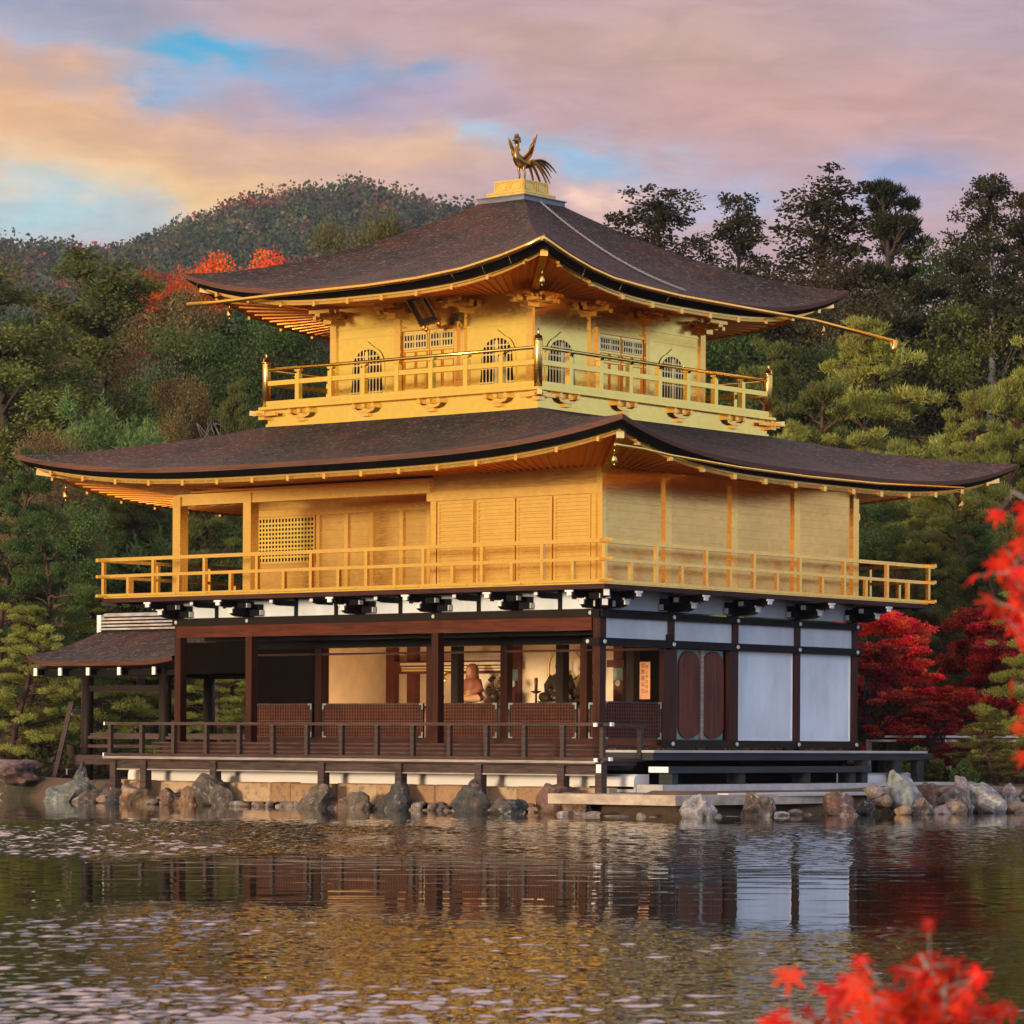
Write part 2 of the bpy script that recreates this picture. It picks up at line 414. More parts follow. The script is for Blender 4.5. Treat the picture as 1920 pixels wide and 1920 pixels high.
def roofmat(name, lo, hi, rust):
    m, N, bs, out = mat_new(name)
    c = co(N)
    st = N.noise(N.vm('MULTIPLY', c, (2.2, 2.2, 10)), 1.0, 7, 0.68)
    tuft = N.noise(N.vm('MULTIPLY', c, (11, 11, 26)), 1.0, 6, 0.75)
    big = N.noise(c, 0.45, 4, 0.6)
    sp = N.n('ShaderNodeSeparateXYZ'); N.put(sp.inputs[0], N.vm('ADD', c, N.scale(N.noise(c, 6.0, 3, 0.6, out=1), 0.04)))
    course = N.m('FRACT', N.m('MULTIPLY', sp.outputs[2], 22.0))
    f = N.m('ADD', N.m('MULTIPLY', st, 0.45), N.m('MULTIPLY', tuft, 0.55))
    colr = N.mix(N.maprange(f, 0.45, 0.56, 0, 1), lo, hi)
    colr = N.mix(N.m('MULTIPLY', N.maprange(big, 0.42, 0.62, 0, 1), 0.6), colr, rust)
    wash = N.noise(N.vm('MULTIPLY', c, (2.6, 2.6, 0.35)), 1.0, 5, 0.6)
    colr = N.mix(N.maprange(wash, 0.48, 0.66, 0, 0.55), colr, (0.042, 0.033, 0.029, 1))
    blot = N.noise(N.vm('ADD', c, (9.0, 4.0, 2.0)), 0.8, 6, 0.7)
    colr = N.mix(N.maprange(blot, 0.52, 0.64, 0, 0.7), colr, (0.004, 0.003, 0.003, 1))
    fleck = N.maprange(N.noise(N.vm('MULTIPLY', c, (9, 9, 34)), 1.0, 5, 0.72), 0.55, 0.64, 0, 0.7)
    colr = N.mix(fleck, colr, (0.17, 0.138, 0.122, 1))
    N.put(bs.inputs['Base Color'], colr)
    bs.inputs['Roughness'].default_value = 0.7
    bs.inputs['Specular IOR Level'].default_value = 0.06
    bs.inputs['Sheen Weight'].default_value = 0.05; bs.inputs['Sheen Roughness'].default_value = 0.5
    h = N.m('ADD', N.m('MULTIPLY', tuft, 0.7), N.m('MULTIPLY', course, 0.35))
    bump(N, bs, h, 0.9, 0.05)
    return m
M_roof = roofmat("cypress_bark_roof", (0.0025, 0.0016, 0.0012, 1), (0.030, 0.017, 0.012, 1), (0.066, 0.018, 0.009, 1))
M_roofedge = simple("bark_layer_edge", (0.10, 0.036, 0.020), 0.7, 0.5, (2, 2, 40), bumpk=0.4)
M_eaveblack = simple("black_eave_underlayer", (0.004, 0.004, 0.004), 0.7, 0.3, (2, 2, 30), spec=0.1)

def stonemat(name):
    m, N, bs, out = mat_new(name)
    oi = N.n('ShaderNodeObjectInfo')
    c = N.vm('ADD', co(N), N.scale(oi.outputs['Random'], 37.0))
    a = N.noise(c, 3.2, 9, 0.68)
    b = N.noise(c, 9.0, 6, 0.7)
    st = N.noise(N.vm('MULTIPLY', c, (9, 9, 2.0)), 1.0, 5, 0.6)
    base = oi.outputs['Color']
    f = N.m('ADD', N.m('MULTIPLY', a, 0.55), N.m('ADD', N.m('MULTIPLY', b, 0.2), N.m('MULTIPLY', st, 0.25)))
    col = N.mix(N.maprange(f, 0.34, 0.66, 0, 1), N.scale(base, 0.22), N.scale(base, 1.15))
    lich = N.maprange(N.noise(c, 5.5, 5, 0.6), 0.56, 0.64, 0, 0.75)
    col = N.mix(N.m('MULTIPLY', lich, oi.outputs['Alpha']), col, (0.42, 0.43, 0.38, 1))
    warm = N.maprange(N.noise(c, 2.3, 4, 0.6), 0.55, 0.66, 0, 0.6)
    col = N.mix(warm, col, N.mix(0.5, (0.26, 0.13, 0.07, 1), base))
    N.put(bs.inputs['Base Color'], col); bs.inputs['Roughness'].default_value = 0.88
    bump(N, bs, N.m('ADD', a, N.m('MULTIPLY', b, 0.6)), 0.9, 0.07)
    return m
M_stone = stonemat("garden_stone")

def ochrewall():
    m, N, bs, out = mat_new("ochre_stone_blocks")
    c = co(N)
    a = N.noise(c, 1.6, 7, 0.65); b = N.noise(c, 7.0, 6, 0.7)
    isl = N.n('ShaderNodeNewGeometry').outputs['Random Per Island']
    col = N.mix(N.maprange(N.m('ADD', N.m('MULTIPLY', a, 0.6), N.m('MULTIPLY', isl, 0.4)), 0.3, 0.75, 0, 1), (0.32, 0.18, 0.09, 1), (0.48, 0.34, 0.20, 1))
    col = N.mix(N.maprange(b, 0.50, 0.66, 0, 0.8), col, (0.15, 0.11, 0.085, 1))
    N.put(bs.inputs['Base Color'], col); bs.inputs['Roughness'].default_value = 0.9
    bump(N, bs, N.m('ADD', a, N.m('MULTIPLY', b, 0.5)), 0.7, 0.05)
    return m
M_ochre = ochrewall()

def rubblemat():
    m, N, bs, out = mat_new("rubble")
    c = co(N); isl = N.n('ShaderNodeNewGeometry').outputs['Random Per Island']
    col = N.ramp(isl, [(0.0, (0.10, 0.085, 0.075)), (0.4, (0.24, 0.20, 0.17)), (0.7, (0.30, 0.19, 0.11)), (1.0, (0.40, 0.36, 0.32))])
    n = N.noise(c, 14, 6, 0.7)
    col = N.mix(N.maprange(n, 0.4, 0.65, 0, 0.7), col, (0.06, 0.05, 0.045, 1))
    N.put(bs.inputs['Base Color'], col); bs.inputs['Roughness'].default_value = 0.9
    bump(N, bs, n, 0.8, 0.03)
    return m
M_rubble = rubblemat()

def leafmat(name, trans=0.3, var=0.55, clump=0.5, hue=0.02):
    m = bpy.data.materials.new(name); m.use_nodes = True
    t = m.node_tree; t.nodes.clear(); N = NT(t)
    out = N.n('ShaderNodeOutputMaterial')
    oi = N.n('ShaderNodeObjectInfo')
    isl = N.n('ShaderNodeNewGeometry').outputs['Random Per Island']
    c = N.vm('ADD', co(N), N.scale(oi.outputs['Random'], 19.0))
    nz = N.noise(c, clump, 3, 0.6)
    base = oi.outputs['Color']
    k = N.m('ADD', 1 - var * 0.6, N.m('MULTIPLY', isl, var))
    k = N.m('MULTIPLY', k, N.maprange(nz, 0.3, 0.7, 0.65, 1.3))
    col = N.scale(base, k)
    hs = N.n('ShaderNodeHueSaturation')
    N.put(hs.inputs['Hue'], N.maprange(N.noise(c, clump * 1.7, 2, 0.5), 0.3, 0.7, 0.5 - hue * 0.6, 0.5 + hue)); N.put(hs.inputs['Color'], col)
    d = N.n('ShaderNodeBsdfDiffuse'); N.put(d.inputs[0], hs.outputs[0])
    tr = N.n('ShaderNodeBsdfTranslucent'); N.put(tr.inputs[0], hs.outputs[0])
    gl = N.n('ShaderNodeBsdfGlossy'); gl.inputs['Roughness'].default_value = 0.5; gl.inputs[0].default_value = (0.8, 0.8, 0.8, 1)
    ms = N.n('ShaderNodeMixShader'); ms.inputs[0].default_value = trans
    t.links.new(d.outputs[0], ms.inputs[1]); t.links.new(tr.outputs[0], ms.inputs[2])
    m2 = N.n('ShaderNodeMixShader'); m2.inputs[0].default_value = 0.012
    t.links.new(ms.outputs[0], m2.inputs[1]); t.links.new(gl.outputs[0], m2.inputs[2])
    t.links.new(m2.outputs[0], out.inputs[0])
    return m
M_leaf = leafmat("foliage")
M_maple = leafmat("maple_leaves", 0.35, 0.9, 0.7, 0.026)

def watermat():
    m, N, bs, out = mat_new("pond_water")
    bs.inputs['Base Color'].default_value = (0.012, 0.018, 0.008, 1)
    bs.inputs['Roughness'].default_value = 0.02
    bs.inputs['IOR'].default_value = 1.62
    c = co(N)
    wind = N.n('ShaderNodeAttribute'); wind.attribute_name = 'wind'
    a = N.noise(c, 4.6, 2, 0.5)
    b = N.noise(N.vm('ADD', c, (31.0, 7.0, 3.0)), 2.6, 2, 0.5)
    h = N.m('ADD', N.m('MULTIPLY', a, 1.0), N.m('MULTIPLY', b, 0.9))
    k = N.m('ADD', 0.035, N.m('MULTIPLY', wind.outputs['Fac'], 1.0))
    h = N.m('MULTIPLY', h, k)
    bump(N, bs, h, 1.0, 0.010)
    return m
M_water = watermat()

def groundmat():
    m, N, bs, out = mat_new("mossy_ground")
    c = co(N)
    a = N.noise(c, 0.35, 6, 0.65); b = N.noise(c, 5.0, 6, 0.7)
    col = N.mix(N.maprange(a, 0.4, 0.6, 0, 1), (0.032, 0.034, 0.014, 1), (0.105, 0.065, 0.040, 1))
    col = N.mix(N.maprange(b, 0.5, 0.7, 0, 0.6), col, (0.15, 0.085, 0.055, 1))
    N.put(bs.inputs['Base Color'], col); bs.inputs['Roughness'].default_value = 0.95
    bump(N, bs, b, 0.7, 0.08)
    return m
M_ground = groundmat()
def hillmat():
    m, N, bs, out = mat_new("hill_ground")
    c = co(N); a = N.noise(c, 0.02, 6, 0.65)
    N.put(bs.inputs['Base Color'], N.mix(a, (0.022, 0.024, 0.018, 1), (0.05, 0.035, 0.028, 1))); bs.inputs['Roughness'].default_value = 1.0
    return m
M_hill = hillmat()
def attrleaf(name):
    m, N, bs, out = mat_new(name)
    at = N.n('ShaderNodeAttribute'); at.attribute_name = 'tint'
    isl = N.n('ShaderNodeNewGeometry').outputs['Random Per Island']
    N.put(bs.inputs['Base Color'], N.scale(at.outputs['Color'], N.m('ADD', 0.85, N.m('MULTIPLY', isl, 0.3))))
    bs.inputs['Roughness'].default_value = 0.9; bs.inputs['Specular IOR Level'].default_value = 0.15
    return m
M_forest = attrleaf("far_forest")

M_bouncefloor = simple("bounce_floor", (0.55, 0.42, 0.24), 0.8, 0.1)  # unseen hall floor made pale to bounce light into the room
M_ceil = simple("pale_ceiling_boards", (0.40, 0.28, 0.18), 0.7, 0.2)  # ceiling lightened too, for more bounced light in the hall

M_door = simple("door_panel_wood", (0.115, 0.030, 0.015), 0.5, 0.6, (14, 14, 0.8), bumpk=0.3, spec=0.2)

M_latbar = simple("lattice_bars", (0.095, 0.032, 0.019), 0.6, 0.3, spec=0.2)
M_lat = simple("lattice_board", (0.040, 0.012, 0.007), 0.6, 0.3, spec=0.2)
M_goldbar = gold("pale_gold_bars", (0.95, 0.78, 0.38, 1), 0.35)
M_nearleaf = leafmat("near_maple_leaves", 0.4, 0.6, 6.0, 0.008)
# ------------------------------------------------------------------ the golden pavilion
BX, BY = -5.83, 4.24
B = 2.12
pav = thing("golden_pavilion", "three storey pavilion with gold leaf upper floors over a dark timber ground floor", "pavilion", (BX, BY, 0.6))
def F_(y0): return lambda u, v, w: (u, y0 - w, v)       # front faces: u = x, v = z, w = outwards
def S_(x0): return lambda u, v, w: (x0 + w, u, v)       # right faces: u = y, v = z, w = outwards
def rect(a, b, c, d): return [(a, c), (b, c), (b, d), (a, d)]

# ---- roofs
def roof(prefix, hx, hy, kx, ky, zi, zt, zf, zs, pw, hipw, lin, soff_z, zw_in, cxr=BX, cyr=BY):
    NS, NTT = 44, 16
    def zz(side_mid, s, t):
        zm = side_mid + (zi - side_mid) * (lin * t + (1 - lin) * t * t)
        zh = zt + (zi - zt) * t ** hipw
        return zm + (zh - zm) * abs(s) ** pw
    def pt(side, s, t, inset=0.0):
        ax, ay = hx - inset + (kx - hx + inset) * t, hy - inset + (ky - hy + inset) * t
        z = zz(zf if side in (0, 2) else zs, s, t)
        if side == 0: return (cxr + s * ax, cyr - ay, z)
        if side == 1: return (cxr + ax, cyr + s * ay, z)
        if side == 2: return (cxr - s * ax, cyr + ay, z)
        return (cxr - ax, cyr - s * ay, z)
    m = MB()
    for side in range(4):
        o = len(m.v)
        for j in range(NTT + 1):
            for i in range(NS + 1): m.v.append(pt(side, -1 + 2 * i / NS, j / NTT))
        for j in range(NTT):
            for i in range(NS):
                a = o + j * (NS + 1) + i
                m.f.append((a, a + 1, a + NS + 2, a + NS + 1)); m.s.append(True)
    rf = m.build(prefix + "_roof", M_roof, pav)
    def loop(inset, dz):
        L = []
        for side in range(4):
            for i in range(NS):
                p = pt(side, -1 + 2 * i / NS, 0.0, inset)
                L.append((p[0], p[1], p[2] + dz))
        return L
    def band(loops, name, mat, parent):
        b = MB(); n = len(loops[0])
        for L in loops: b.v += L
        for k in range(len(loops) - 1):
            for i in range(n):
                b.f.append((k * n + i, k * n + (i + 1) % n, (k + 1) * n + (i + 1) % n, (k + 1) * n + i)); b.s.append(False)
        return b.build(name, mat, parent)
    band([loop(0, 0.0), loop(-0.004, -0.012), loop(0.012, -0.10)], "bark_edge", M_roofedge, rf)
    band([loop(0.012, -0.10), loop(0.03, -0.115), loop(0.13, -0.215), loop(0.30, -0.22)], "black_underlayer", M_eaveblack, rf)
    fas = band([loop(0.24, -0.20), loop(0.245, -0.262), loop(0.285, -0.265), loop(0.29, -0.315), loop(0.37, -0.315), loop(0.375, -0.24)], "eave_board", M_gold, pav)
    # soffit with its rafters
    s = MB()
    ins = [0.36, 0.9, 1.5, hy - ky if False else soff_z[1]]
    zs_in = soff_z[0]
    def spt(side, sv, q, dz=0.0):
        inset = 0.36 + (soff_z[1] - 0.36) * q
        p = pt(side, sv, 0.0, inset)
        z = p[2] - 0.255
        return (p[0], p[1], z + (zs_in - z) * q + dz)
    for side in range(4):
        o = len(s.v); K = 5
        for j in range(K + 1):
            for i in range(NS + 1): s.v.append(spt(side, -1 + 2 * i / NS, j / K))
        for j in range(K):
            for i in range(NS):
                a = o + j * (NS + 1) + i
                s.f.append((a, a + 1, a + NS + 2, a + NS + 1)); s.s.append(True)
        half = hx if side in (0, 2) else hy
        n = int(2 * half / 0.24)
        for i in range(1, n):
            sv = -1 + 2 * i / n
            for q0, q1 in ((0.0, 0.5), (0.5, 1.0)):
                s.bar(spt(side, sv, q0, -0.012), spt(side, sv, q1, -0.012), 0.06, 0.035)
    s.build(prefix + "_soffit", M_goldshade, pav)
    # hanger blocks along the eave board
    n = int(2 * hx / 0.98); bl = None
    for side in (0, 1, 3):
        half = hx if side in (0, 2) else hy
        n = int(2 * half / 0.98)
        for i in range(n):
            p = pt(side, -1 + 2 * (i + 0.5) / n, 0.0, 0.27)
            q = pt(side, -1 + 2 * (i + 0.5) / n, 0.0, 0.62)
            if bl is None:
                bl = MB().box(p[0] - 0.035, p[0] + 0.035, p[1] - 0.05, p[1] + 0.05, p[2] - 0.355, p[2] - 0.25).build("hanger_block", M_gold, pav); b0 = p
            else: again(bl, p[0] - b0[0], p[1] - b0[1], p[2] - b0[2])
    return rf, pt

low_roof, pt2 = roof("lower", 8.30, 6.64, 3.72, 3.72, 8.07, 7.46, 6.96, 6.82, 3.5, 1.65, 0.6, (6.80, 2.42), 0)
up_roof, pt3 = roof("upper", 5.01, 5.01, 0.64, 0.64, 12.88, 11.24, 10.66, 10.54, 3.0, 1.7, 0.55, (10.58, 2.24), 0)
# hip rafters with white-gold ends at the corners
for P, io, zo, nm in ((pt2, (0.28, 2.6), -0.34, "corner_rafter"), (pt3, (0.24, 2.4), -0.31, "corner_rafter")):
    for sd in range(4):
        a = Vector(P(sd, 1.0, 0, io[0])) + Vector((0, 0, zo)); b = Vector(P(sd, 1.0, 0, io[1])) + Vector((0, 0, 0))
        b.z = a.z - 0.42
        MB().bar(a, b, 0.15, 0.16).build(nm, M_gold, pav)
# gutters hung under the bark edge
MB().tube([(-10.62, -0.86, 10.56), (-9.6, -0.86, 10.545), (-8.26, -0.86, 10.56), (-6.8, -0.86, 10.56), (-5.5, -0.86, 10.56), (-4.1, -0.86, 10.60), (-2.89, -0.86, 10.70), (-1.88, -0.86, 10.87), (-1.3, -0.86, 11.00), (-0.84, -0.86, 11.13)], 0.045, 8).build("gutter", M_gold, pav)
g = MB().tube([(-0.74, -0.94, 11.13), (-0.74, -0.5, 10.98), (-0.74, -0.16, 10.87), (-0.74, 0.5, 10.70), (-0.74, 1.19, 10.58), (-0.74, 2.2, 10.51), (-0.74, 3.3, 10.46), (-0.74, 5.52, 10.45), (-0.74, 7.86, 10.45), (-0.74, 10.95, 10.29)], 0.042, 8)
g.tube([(-0.74, 10.85, 10.30), (-0.74, 10.85, 10.14), (-0.74, 10.83, 10.04)], [0.09, 0.065, 0.05], 8)
g.build("gutter", M_gold, pav)
MB().tube([(2.56, -2.72, 6.86), (2.56, -1.9, 6.84), (2.56, -1.12, 6.78), (2.56, 1.01, 6.70), (2.56, 3.27, 6.67), (2.56, 5.66, 6.69), (2.56, 8.71, 6.80)], 0.026, 8).build("gutter", M_gold, pav)
for x, z0, z1 in ((-10.45, 10.56, 11.0), (-3.2, 10.66, 10.5), (-1.7, 10.9, 10.66), (-2.4, 10.78, 10.55)): MB().tube([(x, -0.86, z0), (x + 0.06, -0.8, z1)], 0.007, 4).build("gutter_wire", M_bronze, pav)
for y, z0, z1 in ((0.35, 10.72, 10.45), (1.5, 10.55, 10.35), (3.0, 10.47, 10.3)): MB().tube([(-0.74, y, z0), (-0.8, y - 0.08, z1)], 0.007, 4).build("gutter_wire", M_bronze, pav)

# ---- roof cap (dew basin) under the bird
MB().box(BX - .66, BX + .66, BY - .66, BY + .66, 12.80, 12.965).box(BX - .69, BX + .69, BY - .69, BY + .69, 12.965, 12.985).build("ridge_cap", M_zinc, pav)
t1 = MB().box(BX - .52, BX + .52, BY - .52, BY + .52, 12.985, 13.10)
t2 = MB().box(BX - .41, BX + .41, BY - .41, BY + .41, 13.10, 13.36)
for (h, z0, z1, mb, n) in ((.52, 12.985, 13.10, t1, 3), (.41, 13.10, 13.36, t2, 2)):
    for f in (F_(BY - h), S_(BX + h)):
        c = BX if f is not None and f(0, 0, 0)[1] == BY - h else BY
        for i in range(n):
            a = c - h + 2 * h * i / n + 0.012; b = c - h + 2 * h * (i + 1) / n - 0.012
            o = rect(a, b, z0 + 0.010, z1 - 0.010)
            k = 0.024
            mb.ring(o, rect(a + k, b - k, z0 + 0.010 + k, z1 - 0.010 - k), 0.0, 0.014, f)
            if n == 2:
                cu, cv, ru, rv = (a + b) / 2, (z0 + z1) / 2, (b - a) / 2 - 0.05, (z1 - z0) / 2 - 0.045
                q = [(cu + ru * math.copysign(abs(math.cos(t)) ** .6, math.cos(t)), cv + rv * math.copysign(abs(math.sin(t)) ** .6, math.sin(t))) for t in [2 * math.pi * k2 / 20 for k2 in range(20)]]
                mb.ring(q, [(cu + (u - cu) * .88, cv + (v - cv) * .84) for u, v in q], 0.0, 0.012, f)
t1.build("pedestal_tier", M_cap, pav); t2.build("pedestal_tier", M_cap, pav)

# ---- third storey
H3 = 2.79; yF, xR = BY - H3, BX + H3
MB().box(BX - H3, xR, yF, BY + H3, 8.45, 10.64).build("third_storey_wall", M_golds, pav)
for x in (-8.60, -6.76, -4.96, -3.11):
    MB().box(x - .085, x + .085, yF - .045, yF + .05, 8.5, 10.55).build("post", M_gold, pav)
for y in (1.52, 3.27, 5.05, 6.94):
    MB().box(xR - .05, xR + .045, y - .085, y + .085, 8.5, 10.55).build("post", M_gold, pav)
tr = MB()
for f, u0, u1 in ((F_(yF), BX - H3, xR), (S_(xR), yF, BY + H3)):
    tr.prism(rect(u0, u1, 9.90, 9.925), 0, 0.012, f); tr.prism(rect(u0, u1, 10.10, 10.13), 0, 0.016, f); tr.prism(rect(u0, u1, 8.56, 8.70), 0, 0.02, f)
tr.build("wall_moulding", M_golds, pav)

def bell(c, z0, w, h, k=0.0, n=12):
    """bell-shaped window outline (u, v): flared feet, ogee head"""
    half = w / 2
    L = [(half * 1.06 + k, 0.0), (half * 1.01 + k, h * 0.25), (half * 0.98 + k, h * 0.50), (half * 0.97 + k, h * 0.58)]
    for i in range(1, 7):
        t = i / 6 * math.pi / 2 * (0.80 if k else 0.99)
        L.append(((half * 0.97 + k) * math.cos(t) ** (0.75 if k else 0.9), h * 0.58 + (h * 0.40 + k * 0.7) * math.sin(t)))
    L.append((0.0, h + k * 2.0 if k else h * 0.985))
    pts = [(c + u, z0 + v) for u, v in L]
    return pts + [(c - u, z0 + v) for u, v in reversed(L[:-1])]
def inside(poly, u, v):
    r = False; n = len(poly)
    for i in range(n):
        (a, b), (c, d) = poly[i], poly[(i + 1) % n]
        if (b > v) != (d > v) and u < (c - a) * (v - b) / (d - b) + a: r = not r
    return r
def vspan(poly, u, z0, z1):
    ok = [z for z in np.linspace(z0, z1, 60) if inside(poly, u, z)]
    return (min(ok), max(ok)) if ok else None
def bell_window(f, c, z0=8.70, w=0.86, h=0.97):
    O = bell(c, z0, w, h, 0.075); I = bell(c, z0, w, h, 0.0)
    fr = MB().ring(O, I, 0.0, 0.02, f).build("bell_window", M_golds, pav)
    MB().prism(I, 0.003, 0.006, f).build("shade_pane", M_dark, fr)  # dark sheet painted as the shaded opening; the wall behind is uncut
    g = MB()
    for i in range(-4, 5):
        u = c + i * 0.093
        s = vspan(I, u, z0 + .001, z0 + h)
        if s: g.prism(rect(u - .016, u + .016, s[0], s[1]), 0.008, 0.035, f)
    for v in (0.05, 0.34, 0.62, 0.80):
        us = [u for u in np.linspace(c - .45, c + .45, 60) if inside(I, u, z0 + v)]
        if us: g.prism(rect(min(us), max(us), z0 + v - .014, z0 + v + .014), 0.006, 0.028, f)
    g.prism(rect(c - .045, c + .045, z0, z0 + h * .93), 0.006, 0.04, f)
    g.build("window_lattice", M_goldbar, fr)
for c in (-7.63, -4.0): bell_window(F_(yF), c)
for c in (2.30, 5.92): bell_window(S_(xR), c, z0=8.68, w=0.84, h=0.97)

def panel_doors(f, a, b, z0, z1):
    for k in (0, 1):
        u0 = a + (b - a) / 2 * k + 0.01; u1 = a + (b - a) / 2 * (k + 1) - 0.01
        d = MB().prism(rect(u0, u1, z0, z1), 0.0, 0.03, f); pm = MB()
        for (p, q) in ((z0 + .04, z0 + .40), (z0 + .44, z0 + .60), (z0 + .64, z0 + .80)):
            n = 2
            for i in range(n):
                s0 = u0 + .03 + (u1 - u0 - .06) * i / n + .01; s1 = u0 + .03 + (u1 - u0 - .06) * (i + 1) / n - .01
                pm.ring(rect(s0, s1, p, q), rect(s0 + .016, s1 - .016, p + .016, q - .016), 0.0305, 0.05, f)
        dd = d.build("panel_door", M_golds, pav)
        pm.prism(rect(u0 - .004, u0 + .006, z0, z1), .031, .04, f); pm.build("door_moulding", M_goldshade, dd)  # moulding coloured deep orange so its edges read as shaded grooves
        t0 = z0 + 0.86; t1_ = z1 - 0.07
        MB().prism(rect(u0 + .05, u1 - .05, t0, t1_), 0.031, 0.034, f).build("shade_pane", M_dark, dd)  # dark sheet in place of the shade behind the door lattice
        g = MB(); n = 8
        for i in range(n + 1):
            u = u0 + .05 + (u1 - u0 - .1) * i / n
            g.prism(rect(u - .016, u + .016, t0, t1_), 0.034, 0.052, f)
        g.prism(rect((u0 + u1) / 2 - .03, (u0 + u1) / 2 + .03, t0, t1_), 0.034, 0.058, f)
        for v in (t0, (t0 + t1_) / 2, t1_): g.prism(rect(u0 + .04, u1 - .04, v - .018, v + .018), 0.034, 0.055, f)
        g.build("door_lattice", M_goldbar, dd)
    fr = MB().prism(rect(a - .09, a - .01, z0 - .03, z1 + .12), 0, .10, f).prism(rect(b + .01, b + .09, z0 - .03, z1 + .12), 0, .10, f).prism(rect(a - .16, b + .16, z1 + .005, z1 + .06), 0, .07, f)
    fr.build("door_frame", M_gold, pav)
panel_doors(F_(yF), -6.60, -5.12, 8.72, 9.94)
panel_doors(S_(xR), 3.44, 4.92, 8.70, 9.88)
# bracket sets above the third-storey posts
def bset(f, c, z, mat, sc_=1.0):
    m = MB()
    m.prism(rect(c - .11, c + .11, z, z + .10), 0, .22, f)
    m.prism(rect(c - .07, c + .07, z + .10, z + .21), 0, .52, f)
    m.prism(rect(c - .34, c + .34, z + .12, z + .20), .05, .17, f)
    m.prism(rect(c - .30, c + .30, z + .21, z + .28), .36, .47, f)
    for s in (-.34, 0, .30): m.prism(rect(c + s - .05, c + s + .05, z + .20, z + .26), .04, .18, f)
    m.prism(rect(c - .045, c + .045, z + .05, z + .13), .5, .60, f)
    return m.build("bracket", mat, pav)
for x in (-8.60, -6.76, -4.96, -3.11): bset(F_(yF), x, 10.22, M_gold)
for y in (1.52, 3.27, 5.05, 6.94): bset(S_(xR), y, 10.20, M_gold)
# third-storey balcony: plinth, boards, brackets, railing
HP = 3.76
MB().box(BX - HP, BX + HP, BY - HP, BY + HP, 7.75, 8.40).box(BX - HP - .03, BX + HP + .03, BY - HP - .03, BY + HP + .03, 7.98, 8.10).build("balcony_plinth", M_golds, pav)
MB().box(BX - 3.90, BX + 3.90, BY - 3.90, BY + 3.90, 8.40, 8.455).box(BX - 3.84, BX + 3.84, BY - 3.84, BY + 3.84, 8.455, 8.50).build("balcony_floor", M_golds, pav)
MB().box(BX - 4.18, BX - 3.7, BY - 3.70, BY - 3.56, 8.30, 8.42).build("beam_end", M_gold, pav)
MB().box(BX + 3.62, BX + 3.76, BY + 3.7, BY + 4.22, 8.26, 8.39).build("beam_end", M_gold, pav)
def plinth_bracket(f, c, corner=False):
    m = MB()
    for s in (-.27, 0, .27): m.prism(rect(c + s - .05, c + s + .05, 8.29, 8.37), 0, .12, f)
    for s in (-.27, .27): m.prism(rect(c + s - .012, c + s + .012, 8.36, 8.40), 0, .13, f)
    m.prism([(c - .32, 8.29), (c - .25, 8.22), (c - .12, 8.19), (c + .12, 8.19), (c + .25, 8.22), (c + .32, 8.29), (c + .27, 8.295), (c + .18, 8.245), (c - .18, 8.245), (c - .27, 8.295)], 0, .09, f)
    m.prism(rect(c - .10, c + .10, 8.12, 8.19), 0, .07, f)
    return m.build("plinth_bracket", M_gold, pav)
for x in (-8.57, -6.72, -4.90, -3.10): plinth_bracket(F_(BY - HP), x)
for y in (1.32, 3.13, 4.97, 6.79): plinth_bracket(S_(BX + HP), y)
for sx, sy in ((1, -1), (-1, -1), (1, 1)):
    m = MB(); cx_, cy_ = BX + sx * (HP + .05), BY + sy * (HP + .05)
    m.box(cx_ - .12, cx_ + .12, cy_ - .12, cy_ + .12, 8.27, 8.37).box(cx_ - .09, cx_ + .09, cy_ - .09, cy_ + .09, 8.19, 8.27)
    m.bar((cx_, cy_, 8.30), (cx_ + sx * .22, cy_ + sy * .22, 8.33), .10, .10)
    m.bar((cx_ - sx * .42, cy_ + sy * .06, 8.30), (cx_ + sx * .22, cy_ + sy * .06, 8.30), .08, .07)
    m.bar((cx_ + sx * .06, cy_ - sy * .42, 8.30), (cx_ + sx * .06, cy_ + sy * .22, 8.30), .08, .07)
    m.build("plinth_bracket", M_gold, pav)
HR = 3.78
rail3 = MB()
for sd in range(4):
    def q(s, o=0.0):
        if sd == 0: return (BX + s * HR, BY - HR)
        if sd == 1: return (BX + HR, BY + s * HR)
        if sd == 2: return (BX + s * HR, BY + HR)
        return (BX - HR, BY + s * HR)
    a, b = q(-1), q(1)
    rail3.tube([(*a, 9.245), (*b, 9.245)], 0.036, 10)
    rail3.bar((*a, 8.955), (*b, 8.955), 0.08, 0.10)
    rail3.bar((*a, 8.535), (*b, 8.535), 0.13, 0.085)
rail3 = rail3.build("balcony_railing", M_golds, pav)
b0 = MB().box(BX - HR - .055, BX - HR + .055, BY - HR - .055, BY - HR + .055, 8.5, 9.12)
b0.box(BX - HR - .03, BX - HR + .03, BY - HR - .03, BY - HR + .03, 9.10, 9.19)
b0.prism([(BX - HR - .09, 9.205), (BX - HR - .06, 9.16), (BX - HR + .06, 9.16), (BX - HR + .09, 9.205)], -.05, .05, lambda u, v, w: (u, BY - HR + w, v))
b0 = b0.build("baluster", M_golds, rail3)
first = True
for sd in range(4):
    for i in range(1, 8):
        s = -1 + 2 * i / 8
        p = [(BX + s * HR, BY - HR), (BX + HR, BY + s * HR), (BX + s * HR, BY + HR), (BX - HR, BY + s * HR)][sd]
        if first: b0.location = (p[0] - (BX - HR), p[1] - (BY - HR), 0); first = False
        else:
            c = b0.copy(); COL.objects.link(c); c.location = (p[0] - (BX - HR), p[1] - (BY - HR), 0)
